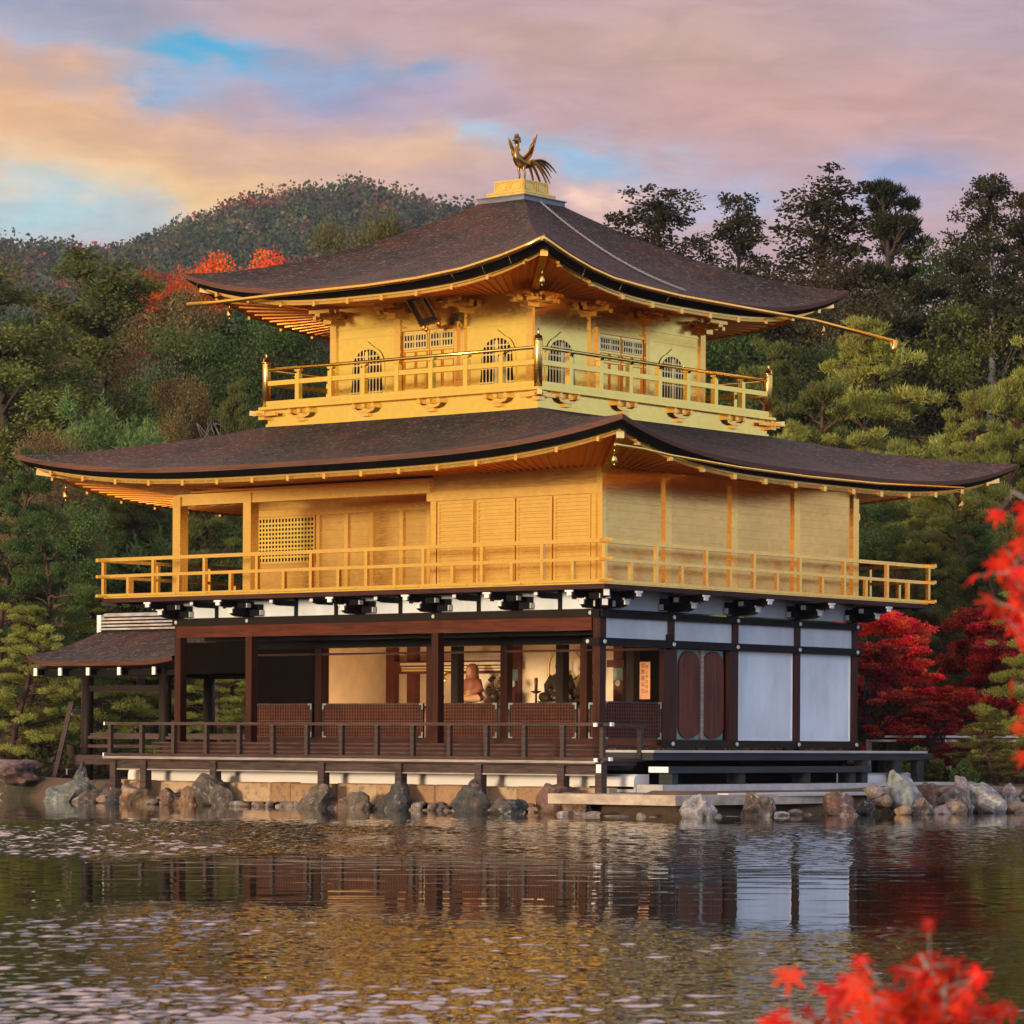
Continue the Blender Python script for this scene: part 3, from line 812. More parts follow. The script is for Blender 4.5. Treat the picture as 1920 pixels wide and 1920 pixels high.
n0 = MB().lathe((BX, BY, 0), [(.085, 8.42), (.085, 9.36), (.078, 9.38), (.10, 9.385), (.10, 9.40), (.082, 9.41), (.072, 9.475), (.03, 9.49), (.018, 9.52), (.024, 9.55), (.010, 9.61)], 12).build("newel_post", M_gold, rail3)
for k, (sx, sy) in enumerate(((1, -1), (-1, -1), (1, 1), (-1, 1))):
    c = n0 if k == 0 else n0.copy()
    if k: COL.objects.link(c)
    c.location = (sx * HR, sy * HR, 0)

# ---- second storey
XL, XE, YB = -11.66, 0.0, 8.48
wl2 = MB()
wl2.box(-4.43, XE, 0.0, 0.12, 4.42, 6.85)                 # bay with shutters
wl2.box(-4.43, -4.31, 0.12, 2.0, 4.42, 6.85)
wl2.box(XL, -4.43, 2.0, 2.12, 4.42, 6.85)                 # recessed wall
wl2.box(-0.12, XE, 0.12, YB, 4.42, 6.85)
wl2.box(XL, -0.12, YB - .12, YB, 4.42, 6.85)
wl2.box(XL, XL + .12, 2.12, YB - .12, 4.42, 6.85)
wl2.box(XL, -0.12, 0.12, YB - .12, 6.80, 6.84)
wl2.build("second_storey_wall", M_goldp, pav)
MB().box(XL - .08, -4.43, -.09, .09, 6.42, 6.66).build("lintel_beam", M_gold, pav)
MB().box(XL, -4.43, 1.90, 1.998, 6.28, 6.42).build("lintel_beam", M_gold, pav)
MB().box(-4.56, .03, -.035, -.001, 6.255, 6.44).build("lintel_beam", M_gold2, pav)
MB().box(XL, -4.43, 0.1, 1.95, 6.70, 6.74).build("veranda_ceiling", M_goldshade, pav)
for x, y in ((-11.71, 0.0), (-9.585, 0.0)):
    MB().box(x - .115, x + .115, y - .115, y + .115, 4.47, 6.62).build("post", M_gold, pav)
for y in (1.98, 4.12, 6.25, 8.36):
    MB().box(-.04, .055, y - .10, y + .10, 4.42, 6.80).build("post", M_gold, pav)
MB().box(-.12, .02, -.02, .10, 4.42, 6.80).build("post", M_gold, pav)
MB().box(-.06, .04, 8.40, 8.52, 6.20, 6.34).build("beam_end", M_gold, pav)
for x in (-9.56, -8.72, -7.98, -7.12, -6.35):
    MB().box(x - .05, x + .05, 1.955, 1.999, 4.42, 6.28).build("wall_post", M_gold, pav)
# lattice window in the recess
f = F_(2.0)
lw = MB().ring(rect(-11.60, -9.64, 5.26, 6.28), rect(-11.55, -9.69, 5.31, 6.23), 0, .05, f).build("lattice_window", M_gold2, pav)
MB().prism(rect(-11.55, -9.69, 5.31, 6.23), .003, .006, f).build("shade_pane", M_dark, lw)  # shade of the opening painted as a dark sheet on the solid wall
g = MB()
for i in range(1, 19): u = -11.55 + 1.86 * i / 19; g.prism(rect(u - .021, u + .021, 5.31, 6.23), .008, .030, f)
for i in range(1, 10): v = 5.31 + .92 * i / 10; g.prism(rect(-11.55, -9.69, v - .021, v + .021), .006, .034, f)
g.build("window_lattice", M_golds, lw)
# sliding shutters
for a, b in ((-4.25, -3.29), (-3.20, -2.19), (-2.15, -1.23), (-1.19, -0.25)):
    s = MB(); f = F_(0.0)
    s.prism(rect(a, b, 4.50, 6.235), 0, .025, f)
    s.ring(rect(a, b, 4.50, 6.235), rect(a + .05, b - .05, 4.56, 6.18), .025, .05, f)
    z = 4.60; k = 0
    while z < 6.16:
        s.prism(rect(a + .05, b - .05, z - .012, z + .012), .025, .052, f)
        k += 1; z += 0.045 if k % 3 == 0 else 0.075
    s.build("louvred_shutter", M_gold2, pav)

fr = MB().prism(rect(-4.43, -4.27, 4.45, 6.25), 0, .06, F_(0)).prism(rect(-.23, -.12, 4.45, 6.25), 0, .055, F_(0)).build("shutter_frame", M_gold2, pav)
# balcony
bxL, bxR, byF, byB = -13.04, 0.86, -0.95, 9.90
MB().box(bxL, bxR, byF, byB, 4.445, 4.475).build("balcony_floor", M_golds, pav)
eb = MB()
for a in ((bxL - .02, bxR + .02, byF - .02, byF + .14), (bxR - .14, bxR + .02, byF + .14, byB - .14), (bxL - .02, bxR + .02, byB - .14, byB + .02), (bxL - .02, bxL + .14, byF + .14, byB - .14)):
    eb.box(a[0], a[1], a[2], a[3], 4.352, 4.443)
eb.box(bxL + .14, bxR - .14, byF + .14, byB - .14, 4.40, 4.43)
eb.build("balcony_edge_beam", M_edgewood, pav)
MB().box(bxR - .35, bxR - .2, byB - .1, byB + .45, 4.30, 4.40).build("beam_end", M_bluegrey, pav)
MB().box(bxL - .4, bxL + .1, byF + .3, byF + .42, 4.31, 4.39).build("beam_end", M_bluegrey, pav)
rl = MB(); e = .20
for z, w_, h_ in ((5.265, .075, .075), (4.915, .065, .065), (4.505, .085, .06)):
    rl.bar((bxL - e, byF, z), (bxR + e, byF, z), w_, h_); rl.bar((bxL - e, byB, z), (bxR + e, byB, z), w_, h_)
    rl.bar((bxR, byF - e, z - .012), (bxR, byB + e, z - .012), w_, h_); rl.bar((bxL, byF - e, z - .012), (bxL, byB + e, z - .012), w_, h_)
rl = rl.build("balcony_railing", M_gold, pav)
tall = MB().box(BX - .037, BX + .037, BY - .037, BY + .037, 4.47, 5.235).build("baluster", M_gold, rl)
short = MB().box(BX - .037, BX + .037, BY - .037, BY + .037, 4.47, 4.885).build("short_baluster", M_gold, rl)
used = set()
def put_bal(o, x, y, key):
    if key in used:
        o = o.copy(); COL.objects.link(o)
    used.add(key); o.location = (x - BX, y - BY, 0)
for i in range(19):
    x = bxL + (bxR - bxL) * i / 18
    for y in (byF, byB): put_bal(tall if i % 2 == 0 else short, x, y, i % 2 == 0)
for i in range(1, 14):
    y = byF + (byB - byF) * i / 14
    for x in (bxR, bxL): put_bal(tall if i % 2 == 0 else short, x, y, i % 2 == 0)
# flat battens on the balcony edge
random.seed(3); x = bxL
while x < bxR - .6:
    L = random.uniform(.6, 1.3); dz_ = random.uniform(-.01, .012)
    MB().box(x, min(x + L, bxR), byF - .065, byF - .045, 4.48 + dz_, 4.51).build("edge_batten", M_golds, pav); x += L + random.uniform(.3, .8)

# ---- ground floor
fx = [0.0, -B, -2 * B, -3 * B, -4.5 * B, -5.5 * B]
def gpost(x, y, z0=1.36, z1=4.03, w=.09, mat=None):
    return MB().box(x - w, x + w, y - w, y + w, z0, z1).build("post", mat or M_postwood, pav)
for x in (0.0 - .08, -4.30, -9.58, -11.72): gpost(x, 0.04)
for y in (2.16, 4.24, 6.36): gpost(-.075, y)
gpost(-.075, 8.42)
for x in (-2.16, -4.30, -6.36, -9.60, -11.66): gpost(x, 2.12, z1=3.9)
gpost(-11.66, 4.24, z1=3.9); gpost(-11.66, 8.36)
# upper white band between the brackets, front and right
wb = MB()
wb.box(-11.80, 0.03, .02, .10, 4.02, 4.40)
wb.box(-.10, -.02, .12, 8.48, 4.02, 4.40)
wb.box(-.10, -.03, .18, 8.34, 3.46, 3.86)
wb.box(-11.72, -11.62, .2, 8.3, 4.02, 4.36)
wb.build("plaster_band", M_white, pav)
for y0, y1 in ((4.37, 6.23), (6.49, 8.29)):
    p = MB().box(-.12, -.035, y0, y1, 1.49, 3.325).build("plaster_panel", M_white, pav)
    MB().ring(rect(y0, y1, 1.49, 3.325), rect(y0 + .035, y1 - .035, 1.525, 3.29), .0, .012, S_(-.035)).build("panel_border", M_pale, p)
MB().box(-11.85, .10, -.09, .115, 3.86, 4.02).build("tie_beam", M_darkwood, pav)
MB().box(-11.74, -.20, -.06, .10, 3.61, 3.858).build("head_beam", M_redwood, pav)
for z0, z1, o in ((3.85, 3.985, .06), (3.31, 3.46, .065)):
    MB().box(-.14, o, -.15, 8.58, z0, z1).build("tie_beam", M_blackwood, pav)
MB().box(-.32, .07, -.16, -.06, 3.31, 3.45).build("beam_end", M_blackwood, pav)
MB().box(-.14, .05, 1.9, 8.56, 1.345, 1.485).build("sill_beam", M_darkwood, pav)
bos = None
for (x, y, z, ax) in [(x, -.095, 3.94, 0) for x in (-.2, -4.3, -9.58, -11.72)] + [(.068, y, z, 1) for y in (0.02, 2.16, 4.24, 6.36, 8.42) for z in (3.92, 3.385)] + [(-.2, -.165, 3.385, 0)] + [(.055, y, 1.415, 1) for y in (2.16, 4.24, 6.36, 8.42)]:
    d = (0, -.02, 0) if ax == 0 else (.02, 0, 0)
    MB().tube([(x, y, z), (x + d[0], y + d[1], z)], [.045, .038], 10).build("metal_boss", M_metal, pav)
# thin struts in the white band
for x in (-1.06, -3.18, -5.30, -7.10, -8.25, -10.6):
    MB().box(x - .05, x + .05, .0, .018, 4.02, 4.40).build("strut", M_blackwood, pav)
# brackets carrying the balcony
def bracket(fn, c, depth=.92):
    m = MB()
    m.prism([(0, 4.02), (.34, 4.02), (.46, 4.05), (.54, 4.10), (.56, 4.15), (.56, 4.20), (0, 4.20)], -.10, .10, lambda u, v, w: fn(c + w, v, u))
    m.prism([(0, 4.20), (.66, 4.20), (.80, 4.225), (depth, 4.25), (depth, 4.345), (0, 4.345)], -.085, .085, lambda u, v, w: fn(c + w, v, u))
    m.prism(rect(c - .34, c + .34, 4.19, 4.30), .34, .47, fn)
    m.prism(rect(c - .38, c + .38, 4.04, 4.17), .0, .12, fn)
    for s in (-.29, .29): m.prism(rect(c + s - .08, c + s + .08, 4.16, 4.28), .0, .16, fn)
    o = m.build("bracket", M_blackwood, pav)
    def cap(*polys):
        k = MB()
        for (r_, a_, b_) in polys: k.prism(r_, a_, b_, fn)
        k.build("bracket_cap", M_pale, o)
    cap((rect(c - .062, c + .062, 4.085, 4.185), .561, .59), (rect(c - .105, c + .105, 4.175, 4.215), .561, .597))
    cap((rect(c - .058, c + .058, 4.235, 4.325), depth + .001, depth + .03), (rect(c - .10, c + .10, 4.305, 4.34), depth + .001, depth + .037))
    for s in (-1, 1):
        cap((rect(min(c + s * .342, c + s * .365), max(c + s * .342, c + s * .365), 4.20, 4.29), .35, .46))
        cap((rect(min(c + s * .382, c + s * .40), max(c + s * .382, c + s * .40), 4.05, 4.16), .01, .11))
for x in (-.02, -B, -2 * B - .04, -3 * B, -4.5 * B - .04, -5.5 * B - .04): bracket(F_(-.0), x)
for y in (.06, B + .03, 2 * B, 3 * B, 4 * B - .06): bracket(S_(.0), y, .86)
def halfarm(fn, c):
    m = MB().prism([(0, 4.22), (.5, 4.22), (.62, 4.25), (.70, 4.30), (.70, 4.335), (0, 4.335)], -.05, .05, lambda u, v, w: fn(c + w, v, u))
    o = m.build("bracket_arm", M_blackwood, pav)
    MB().prism(rect(c - .045, c + .045, 4.27, 4.33), .701, .72, fn).build("bracket_cap", M_pale, o)
for x in (-1.06, -3.18, -5.3, -7.1, -8.25, -10.6): halfarm(F_(0), x)
# corner bracket with diagonal arms
m = MB()
m.bar((0, 0, 4.11), (.48, -.48, 4.12), .14, .15); m.bar((0, 0, 4.28), (.80, -.82, 4.29), .14, .13)
o = m.build("bracket", M_blackwood, pav)
for a_, b_, w_, h_ in (((.481, -.481, 4.12), (.50, -.50, 4.12), .11, .12), ((.801, -.821, 4.285), (.82, -.84, 4.285), .11, .12)): MB().bar(a_, b_, w_, h_).build("bracket_cap", M_pale, o)

# interior: floor, ceiling, walls, posts of the altar bay
MB().box(-11.66, -.14, 2.0, 8.4, 1.40, 1.50).build("hall_floor", M_bouncefloor, pav)
MB().box(-11.7, -.15, .12, 8.4, 3.86, 3.95).build("hall_ceiling", M_ceil, pav)
MB().box(-11.7, -.14, .7, .74, 3.55, 3.858).build("ceiling_beam", M_darkwood, pav)
wi = MB(); wi.box(-11.60, -.2, 6.36, 6.44, 1.5, 3.86); wi.box(-11.62, -11.56, 4.35, 6.36, 1.5, 3.86); wi.box(-.34, -.30, 2.3, 6.36, 1.5, 3.86)
wi.build("hall_wall", M_cream, pav)
MB().box(-11.50, -9.73, 2.08, 2.16, 1.5, 3.5).build("plank_door", M_dark, pav)
MB().box(-11.6, -.1, 1.955, 1.998, 1.37, 1.512).build("hall_sill", M_edgewood, pav)
MB().box(-11.62, -11.54, 2.2, 4.35, 1.5, 3.86).build("hall_partition", M_darkwood, pav)
MB().box(-11.7, .02, 2.02, 2.20, 3.42, 3.58).build("tie_beam", M_blackwood, pav)
MB().box(-11.7, .02, 2.0, 2.14, 3.27, 3.31).build("hanging_rail", M_edgewood, pav)
MB().box(-11.66, -.1, 2.06, 2.12, 3.58, 3.86).build("transom_panel", simple("dim_green_transom", (0.055, 0.060, 0.05), 0.8, 0.2), pav)
for x in (-11.42, -10.77, -7.70, -4.70):
    MB().box(x - .13, x + .13, 6.20, 6.358, 1.5, 3.86).build("altar_post", M_redlac, pav)
for x in (-7.70, -4.70):
    c = MB().box(x - .133, x + .133, 6.195, 6.20, 2.78, 3.04).build("post_fitting", M_copper, pav)
    MB().tube([(x, 6.195, 2.72), (x, 6.185, 2.72)], .07, 12).build("post_medallion", M_pale, pav)
    MB().box(x - .26, x + .22, 6.13, 6.196, 3.06, 3.22).build("post_bracket", M_redlac, pav)
ab = MB()
for z0, z1, o in ((3.02, 3.06, .03), (3.08, 3.12, .05), (3.15, 3.21, .08)): ab.box(-11.0, -7.9, 6.16 - o, 6.196, z0, z1)
ab.build("altar_beam_moulding", M_cream, pav)
MB().box(-11.3, -7.9, 6.17, 6.198, 2.96, 3.25).build("altar_beam", M_redlac, pav)
for x in (-7.58, -4.60, -2.68): gpost(x, 4.24, z0=1.5, z1=3.86, w=.10, mat=M_darkwood)
MB().box(-4.42, -3.2, 6.12, 6.19, 1.5, 3.86).build("alcove_shade_panel", M_dark, pav)  # near-black panel painting the shade of the recess behind the scroll
# low lattice panels along the hall front and in the right-hand bay
def lattice_panel(fn, a, b, z0=1.50, z1=2.235):
    fr = MB().ring(rect(a, b, z0, z1), rect(a + .035, b - .035, z0 + .035, z1 - .035), 0, .05, fn).build("lattice_panel", M_grey, pav)
    MB().prism(rect(a + .035, b - .035, z0 + .035, z1 - .035), .008, .014, fn).build("panel_board", M_lat, fr)
    g = MB(); n = max(4, int((b - a) / .075))
    for i in range(1, n): u = a + (b - a) * i / n; g.prism(rect(u - .012, u + .012, z0 + .03, z1 - .03), .015, .035, fn)
    for i in range(1, 10): v = z0 + (z1 - z0) * i / 10; g.prism(rect(a + .03, b - .03, v - .010, v + .010), .015, .032, fn)
    g.build("lattice", M_latbar, fr)
    for u in (a, b):
        s = 1 if u == a else -1
        for v in (z0, z1):
            q = 1 if v == z0 else -1
            c = MB().prism(rect(min(u, u + s * .11), max(u, u + s * .11), min(v, v + q * .04), max(v, v + q * .04)), .0505, .056, fn)
            c.prism(rect(min(u, u + s * .04), max(u, u + s * .04), min(v + q * .04, v + q * .13), max(v + q * .04, v + q * .13)), .0505, .056, fn)
            c.build("corner_fitting", M_copper, fr)
f = F_(2.06)
for a, b in ((-11.50, -9.76), (-9.44, -6.52), (-6.20, -4.46), (-4.14, -2.32), (-2.0, -.2)): lattice_panel(f, a, b)
lattice_panel(S_(-.05), .10, 1.86)
# door bay on the right side: jambs and two leaves with rounded panels
for a, b in ((1.90, 2.32), (4.02, 4.14)): MB().box(-.10, .02, a, b, 1.49, 3.31).build("door_jamb", M_postwood, pav)
MB().box(-.20, -.13, 2.2, 4.2, 1.49, 3.31).build("door_recess", M_dark, pav)
def leaf(a, b, z0=1.50, z1=3.30):
    fn = S_(-.12); c = (a + b) / 2
    d = MB().prism(rect(a, b, z0, z1), 0, .03, fn).build("door_leaf", M_copper, pav)
    h = (b - a) / 2 - .015; P = []
    for i in range(25):
        t = math.pi * i / 24; P.append((c + h * math.cos(t), z1 - .36 + .34 * math.sin(t) ** .85))
    for i in range(25):
        t = math.pi * i / 24; P.append((c - h * math.cos(t), z0 + .28 - .26 * math.sin(t) ** .85))
    MB().prism(P, .031, .065, fn).build("door_panel", M_door, d)
leaf(2.46, 3.17); leaf(3.25, 3.95)
MB().box(-.11, -.03, 3.175, 3.245, 1.5, 3.30).build("door_edge_strip", M_greypale, pav)

# ---- verandah at the front
vd = MB(); vd.box(-12.62, 1.06, -1.22, -.20, 1.00, 1.075)
vd.build("veranda_floor", M_grey, pav)
st = MB()
st.box(-12.0, .12, -.20, .0, 1.075, 1.38).box(-11.85, .06, -.06, .06, 1.38, 1.40)
st.build("floor_edge_beam", M_edgewood, pav)
st = MB()
for z, y in ((1.375, -.235), (1.29, -.225), (1.20, -.215)): st.box(-12.3, .15, y, y + .03, z - .018, z + .018)
st.build("floor_edge_board", M_grey, pav)
MB().box(-11.66, 0, .06, 2.0, 1.33, 1.385).build("porch_floor", M_redwood, pav)
MB().box(-12.66, 1.12, -1.30, -1.222, 1.035, 1.085).build("veranda_edge", M_greypale, pav)
MB().box(-12.3, 1.06, -1.24, -1.16, .82, .99).build("veranda_joist", M_grey, pav)
MB().box(-12.3, 1.06, -1.262, -1.242, .80, .825).build("veranda_joist_batten", M_greypale, pav)
vr = MB()
vr.bar((-12.64, -1.22, 1.775), (1.28, -1.22, 1.775), .07, .06); vr.bar((-12.64, -1.24, 1.12), (1.26, -1.24, 1.12), .08, .055)
vr.bar((1.06, -1.42, 1.765), (1.06, .02, 1.765), .07, .06); vr.bar((1.06, -1.40, 1.10), (1.06, .02, 1.10), .08, .055)
vr = vr.build("veranda_railing", M_grey, pav)
for x, y, z in ((-12.66, -1.22, 1.775), (1.29, -1.22, 1.775), (-12.66, -1.24, 1.12), (1.28, -1.24, 1.12)): MB().box(x - .02, x + .02, y - .042, y + .042, z - .035, z + .035).build("rail_end_cap", M_pale, vr)
for y, z in ((-1.43, 1.765), (-1.41, 1.10)): MB().box(1.02, 1.10, y - .02, y + .02, z - .035, z + .035).build("rail_end_cap", M_pale, vr)
MB().box(1.01, 1.13, -1.345, -1.305, .86, 1.02).build("rail_end_cap", M_pale, vr)
b1 = MB().box(BX - .045, BX + .045, BY - .04, BY + .04, 1.07, 1.75).build("baluster", M_grey, vr)
for i in range(15):
    o = b1 if i == 0 else b1.copy()
    if i: COL.objects.link(o)
    o.location = (-12.50 + i * .9686 - BX, -1.22 - BY, 0)
o = b1.copy(); COL.objects.link(o); o.location = (1.06 - BX, -.10 - BY, 0)
for x in (-12.35, -11.42, -9.33, -6.23, -4.11, -2.01, .09): MB().box(x - .085, x + .085, -1.30, -1.13, .42, 1.0).build("veranda_support_post", M_grey, pav)
MB().box(.98, 1.14, -1.34, -1.18, .42, 1.06).build("veranda_support_post", M_grey, pav)
# solid near-black boxes painting the crawl-space shade, and plaster plinth
MB().box(-11.9, .2, -.1, 8.2, .5, 1.0).build("crawl_shade", M_dark, pav)
MB().box(.9, .96, -.1, 6.5, .5, 1.08).build("crawl_shade", M_dark, pav)
pl = MB(); prof = [(-.55, .58), (-.55, .72), (-.50, .80), (-.42, .84)]
pl.prism([(-.58, .55), (-.58, .70), (-.55, .79), (-.46, .83), (-.12, .83), (-.12, .55)], -12.66, 1.3, lambda u, v, w: (w, u, v))
pl.prism([(.10, .55), (.62, .55), (.62, .70), (.58, .79), (.48, .83), (.10, .83)], 6.45, 9.0, lambda u, v, w: (u + .5, w, v))
pl.build("plaster_plinth", M_plinth, pav)
MB().tube([(.95, 8.95, .48), (.95, 9.0, .66), (.9, 8.95, .80)], [.34, .30, .10], 12).build("plinth_end", M_plinth, pav)
# bench-like landing along the right side
lt = MB(); lt.box(.10, 1.42, -.12, 9.10, 1.245, 1.29)
lt.build("landing_boards", M_benchtop, pav)
ls = MB(); ls.box(.2, 1.38, -.10, 9.05, 1.10, 1.243); ls.box(1.0, 1.16, 9.05, 9.62, 1.12, 1.235); ls.build("landing_beam", M_bluegrey, pav)
MB().box(.2, .9, -.1, 6.6, .9, 1.10).build("landing_riser", M_bluegrey, pav)
for y in (6.9, 8.1, 8.95): MB().box(1.16, 1.36, y - .10, y + .10, .60, 1.10).build("landing_post", M_bluegrey, pav)
for y in (7.4, 8.7): MB().box(.3, .48, y - .09, y + .09, .60, 1.10).build("landing_post", M_darkwood, pav)
# ------------------------------------------------------------------ things on and around the pavilion
# phoenix: faces the pond (-y), wings raised to both sides, tail streaming back
PH = Vector((BX, BY, 13.36))
ph = thing("phoenix_statue", "gilded bronze phoenix with raised wings standing on the rooftop pedestal", "statue", PH)
b = MB()
spine = [(0, .30, .46, .05), (0, .20, .43, .095), (0, .08, .42, .125), (0, -.05, .45, .13), (0, -.14, .52, .105), (0, -.175, .60, .07), (0, -.16, .68, .05), (0, -.135, .76, .043), (0, -.14, .83, .045), (0, -.165, .88, .058), (0, -.205, .89, .050), (0, -.255, .875, .026), (0, -.30, .855, .008)]
b.tube([(PH.x + p[0], PH.y + p[1], PH.z + p[2]) for p in spine], [p[3] for p in spine], 12)
b.build("body", M_bronze, ph)
cr = MB()
for q, (dy_, dz_, r) in enumerate(((-.20, .965, .05), (-.13, .985, .055), (-.07, .94, .045), (-.05, .88, .035))):
    cr.ball((PH.x, PH.y + dy_, PH.z + dz_), (.018, r, r * .9), 8, 6)
MB().ball((PH.x, PH.y - .085, PH.z + .70), (.018, .045, .032), 8, 6).build("neck_plume", M_bronze, ph)
MB().tube([(PH.x, PH.y - .22, PH.z + .87), (PH.x, PH.y - .235, PH.z + .80)], [.022, .012], 6).build("wattle", M_bronze, ph)
cr.build("crest", M_bronze, ph)
for s in (-1, 1):
    wv = []
    outl = [(.06, .46), (.16, .47), (.24, .54), (.29, .64), (.33, .76), (.375, .90), (.405, 1.0), (.355, .97), (.33, .93), (.30, .90), (.275, .84), (.24, .80), (.21, .72), (.17, .66), (.12, .60), (.07, .58)]
    m = MB(); m.prism([(s * u, v) for u, v in outl], -.012, .012, lambda u, v, w: (PH.x + u, PH.y + .02 + w + .25 * (abs(u) ** 2) - .05 * (v - .5), PH.z + v))
    for i in range(6):
        k = i / 5; m.tube([(PH.x + s * (.10 + .03 * i), PH.y - .01, PH.z + .50 + .02 * i), (PH.x + s * (.20 + .035 * i), PH.y + .0, PH.z + .68 + .05 * i)], [.012, .005], 5)
    m.build("wing", M_bronze, ph)
tl = MB()
for i, (a, L, ux, drop) in enumerate(((.02, .62, -.05, .02), (.0, .66, .02, -.06), (.03, .70, .07, .05), (-.02, .60, -.09, -.12), (.0, .55, .05, -.18), (.02, .74, 0, .12), (-.03, .46, -.03, -.22), (.0, .40, .08, -.25), (.0, .33, -.06, -.28))):
    P = []
    for t in np.linspace(0, 1, 9):
        y = .26 + L * t; z = .47 + .16 * math.sin(t * 2.2) * (1 - i * .07) + drop * t - .34 * t * t + .10 * max(0, t - .7)
        P.append((PH.x + ux * (1 + 1.2 * t), PH.y + y, PH.z + z))
    tl.tube(P, [.03, .038, .036, .034, .03, .026, .022, .016, .006], 6, flat=.35)
tl.build("tail", M_bronze, ph)
for s in (-1, 1):
    l = MB(); X = PH.x + s * .075
    l.tube([(X, PH.y + .02, PH.z + .40), (X, PH.y - .01, PH.z + .29), (X, PH.y + .03, PH.z + .19), (X, PH.y + .015, PH.z + .05)], [.045, .03, .018, .018], 7)
    for a in (-.5, 0, .5): l.tube([(X, PH.y + .02, PH.z + .055), (X + math.sin(a) * .07, PH.y - math.cos(a) * .08, PH.z + .035)], [.014, .006], 5)
    l.tube([(X, PH.y + .02, PH.z + .055), (X, PH.y + .075, PH.z + .04)], [.012, .005], 5)
    l.build("leg", M_bronze, ph)
MB().lathe(PH, [(.17, 0.0), (.175, .02), (.15, .035), (.13, .04)], 16, 1.15, 1.0).build("base_plate", M_cap, ph)

# steel chain lying on the right-hand roof slope
ch = MB(); n = 64
P0 = [Vector(pt3(1, -.06, t)) for t in np.linspace(0.985, 0.10, 40)]
# keep the chain straight in plan: from the cap down the middle of the slope
A = Vector((BX + .70, BY - .18, 0)); Bp = Vector((-1.30, 4.12, 0))
def roof_z(x, y):
    best = 0
    r = (x - BX); t = 1 - (r - .64) / (5.01 - .64)
    s = (y - BY) / max(r, .1)
    lo_ = 10.54 + (12.88 - 10.54) * (.55 * t + .45 * t * t); hi = 11.24 + (12.88 - 11.24) * max(t, 0) ** 1.7
    return lo_ + (hi - lo_) * abs(s) ** 3
N_ = 70
for i in range(N_):
    p = A.lerp(Bp, i / (N_ - 1)); p.z = roof_z(p.x, p.y) + .035
    q = A.lerp(Bp, (i + .9) / (N_ - 1)); q.z = roof_z(q.x, q.y) + .035
    d = (q - p).normalized(); L = .068
    sdir = d.cross(Vector((0, 0, 1))).normalized() if i % 2 else d.cross(d.cross(Vector((0, 0, 1)))).normalized()
    loop_ = [p + d * L * math.cos(a) * .9 + sdir * .020 * math.sin(a) for a in np.linspace(0, 2 * math.pi, 9)]
    ch.tube(loop_, .0055, 5, caps=False)
o = ch.build("chain", M_chain, None, org=Vector((BX + 2, BY, 11.8)))
tag(o, "pale steel chain lying down the right slope of the top roof", "chain")

# wind bells under the roof corners
def bellthing(x, y, z, label, s=1.0):
    s *= .82
    t = thing("wind_bell", label, "wind bell", (x, y, z), "wind bells under the roof corners")
    MB().lathe((x, y, z), [(.075 * s, -.20 * s), (.07 * s, -.12 * s), (.055 * s, -.04 * s), (.02 * s, 0)], 12).build("bell", M_gold, t)
    MB().tube([(x, y, z), (x, y, z + .14 * s)], .012, 6).build("hook", M_gold, t)
    MB().tube([(x, y, z - .18 * s), (x, y, z - .27 * s)], [.012, .02], 6).build("clapper", M_gold, t)
bellthing(-13.35, -1.75, 6.72, "gold wind bell under the far left corner of the lower roof", 1.1)
bellthing(1.83, -1.85, 6.79, "gold wind bell under the near corner of the lower roof", 1.05)
bellthing(1.78, 9.75, 6.66, "gold wind bell under the right corner of the lower roof", 1.15)
bellthing(-1.20, -.42, 10.50, "gold wind bell under the near corner of the top roof", 1.0)
bellthing(-10.10, -.15, 10.50, "gold wind bell under the left corner of the top roof", 1.0)
bellthing(-1.25, 8.9, 10.46, "gold wind bell under the right corner of the top roof", .9)

# hanging name plaque on the third storey
pq = thing("name_plaque", "slanted black and gold plaque with three dark characters under the top eave", "plaque", (-5.46, .95, 10.02))
top = Vector((-5.56, .72, 10.50)); bot = Vector((-5.36 - .12, 1.02, 10.06))
vdir = (top - bot); hgt = vdir.length; vdir.normalize()
hdir = Vector((1, 0, 0)); hdir = (hdir - vdir * hdir.dot(vdir)).normalized(); nrm = hdir.cross(vdir).normalized()
if nrm.y > 0: nrm = -nrm
pf = lambda u, v, w: tuple(bot + hdir * u + vdir * v + nrm * w)
MB().prism(rect(-.28, .28, -.04, hgt + .04), -.03, .0, pf).build("backing_board", M_plaque, pq)
MB().ring(rect(-.30, .30, -.06, hgt + .06), rect(-.265, .265, -.025, hgt + .025), -.035, .04, pf).build("frame", M_gold, pq)
MB().prism(rect(-.15, .15, .08, hgt - .04), .001, .012, pf).build("gold_panel", M_goldshade, pq)
def kanji(body, name, parent, fn, size, cu, cv, mat, w=.016, squash=1.0):
    cu_ = bpy.data.curves.new(name, 'FONT'); cu_.body = body; cu_.size = size; cu_.align_x = 'CENTER'; cu_.align_y = 'CENTER'
    cu_.resolution_u = 2
    tmp = bpy.data.objects.new(name, cu_); COL.objects.link(tmp)
    dg = bpy.context.evaluated_depsgraph_get()
    me0 = bpy.data.meshes.new_from_object(tmp.evaluated_get(dg))
    vs = [fn(cu + v.co.x * squash, cv + v.co.y, w) for v in me0.vertices]; fs = [tuple(p.vertices) for p in me0.polygons]
    bpy.data.objects.remove(tmp); bpy.data.curves.remove(cu_); bpy.data.meshes.remove(me0)
    m = MB(); m.add(vs, fs)
    return m
tx = MB()
for i, chh in enumerate("究竟頂"):
    k = kanji(chh, "plaque_character", pq, pf, .155, 0.0, hgt - .12 - i * .145, M_ink)
    tx.add(k.v, k.f)
tx.build("lettering", M_plaque, pq)
sc_ = MB()
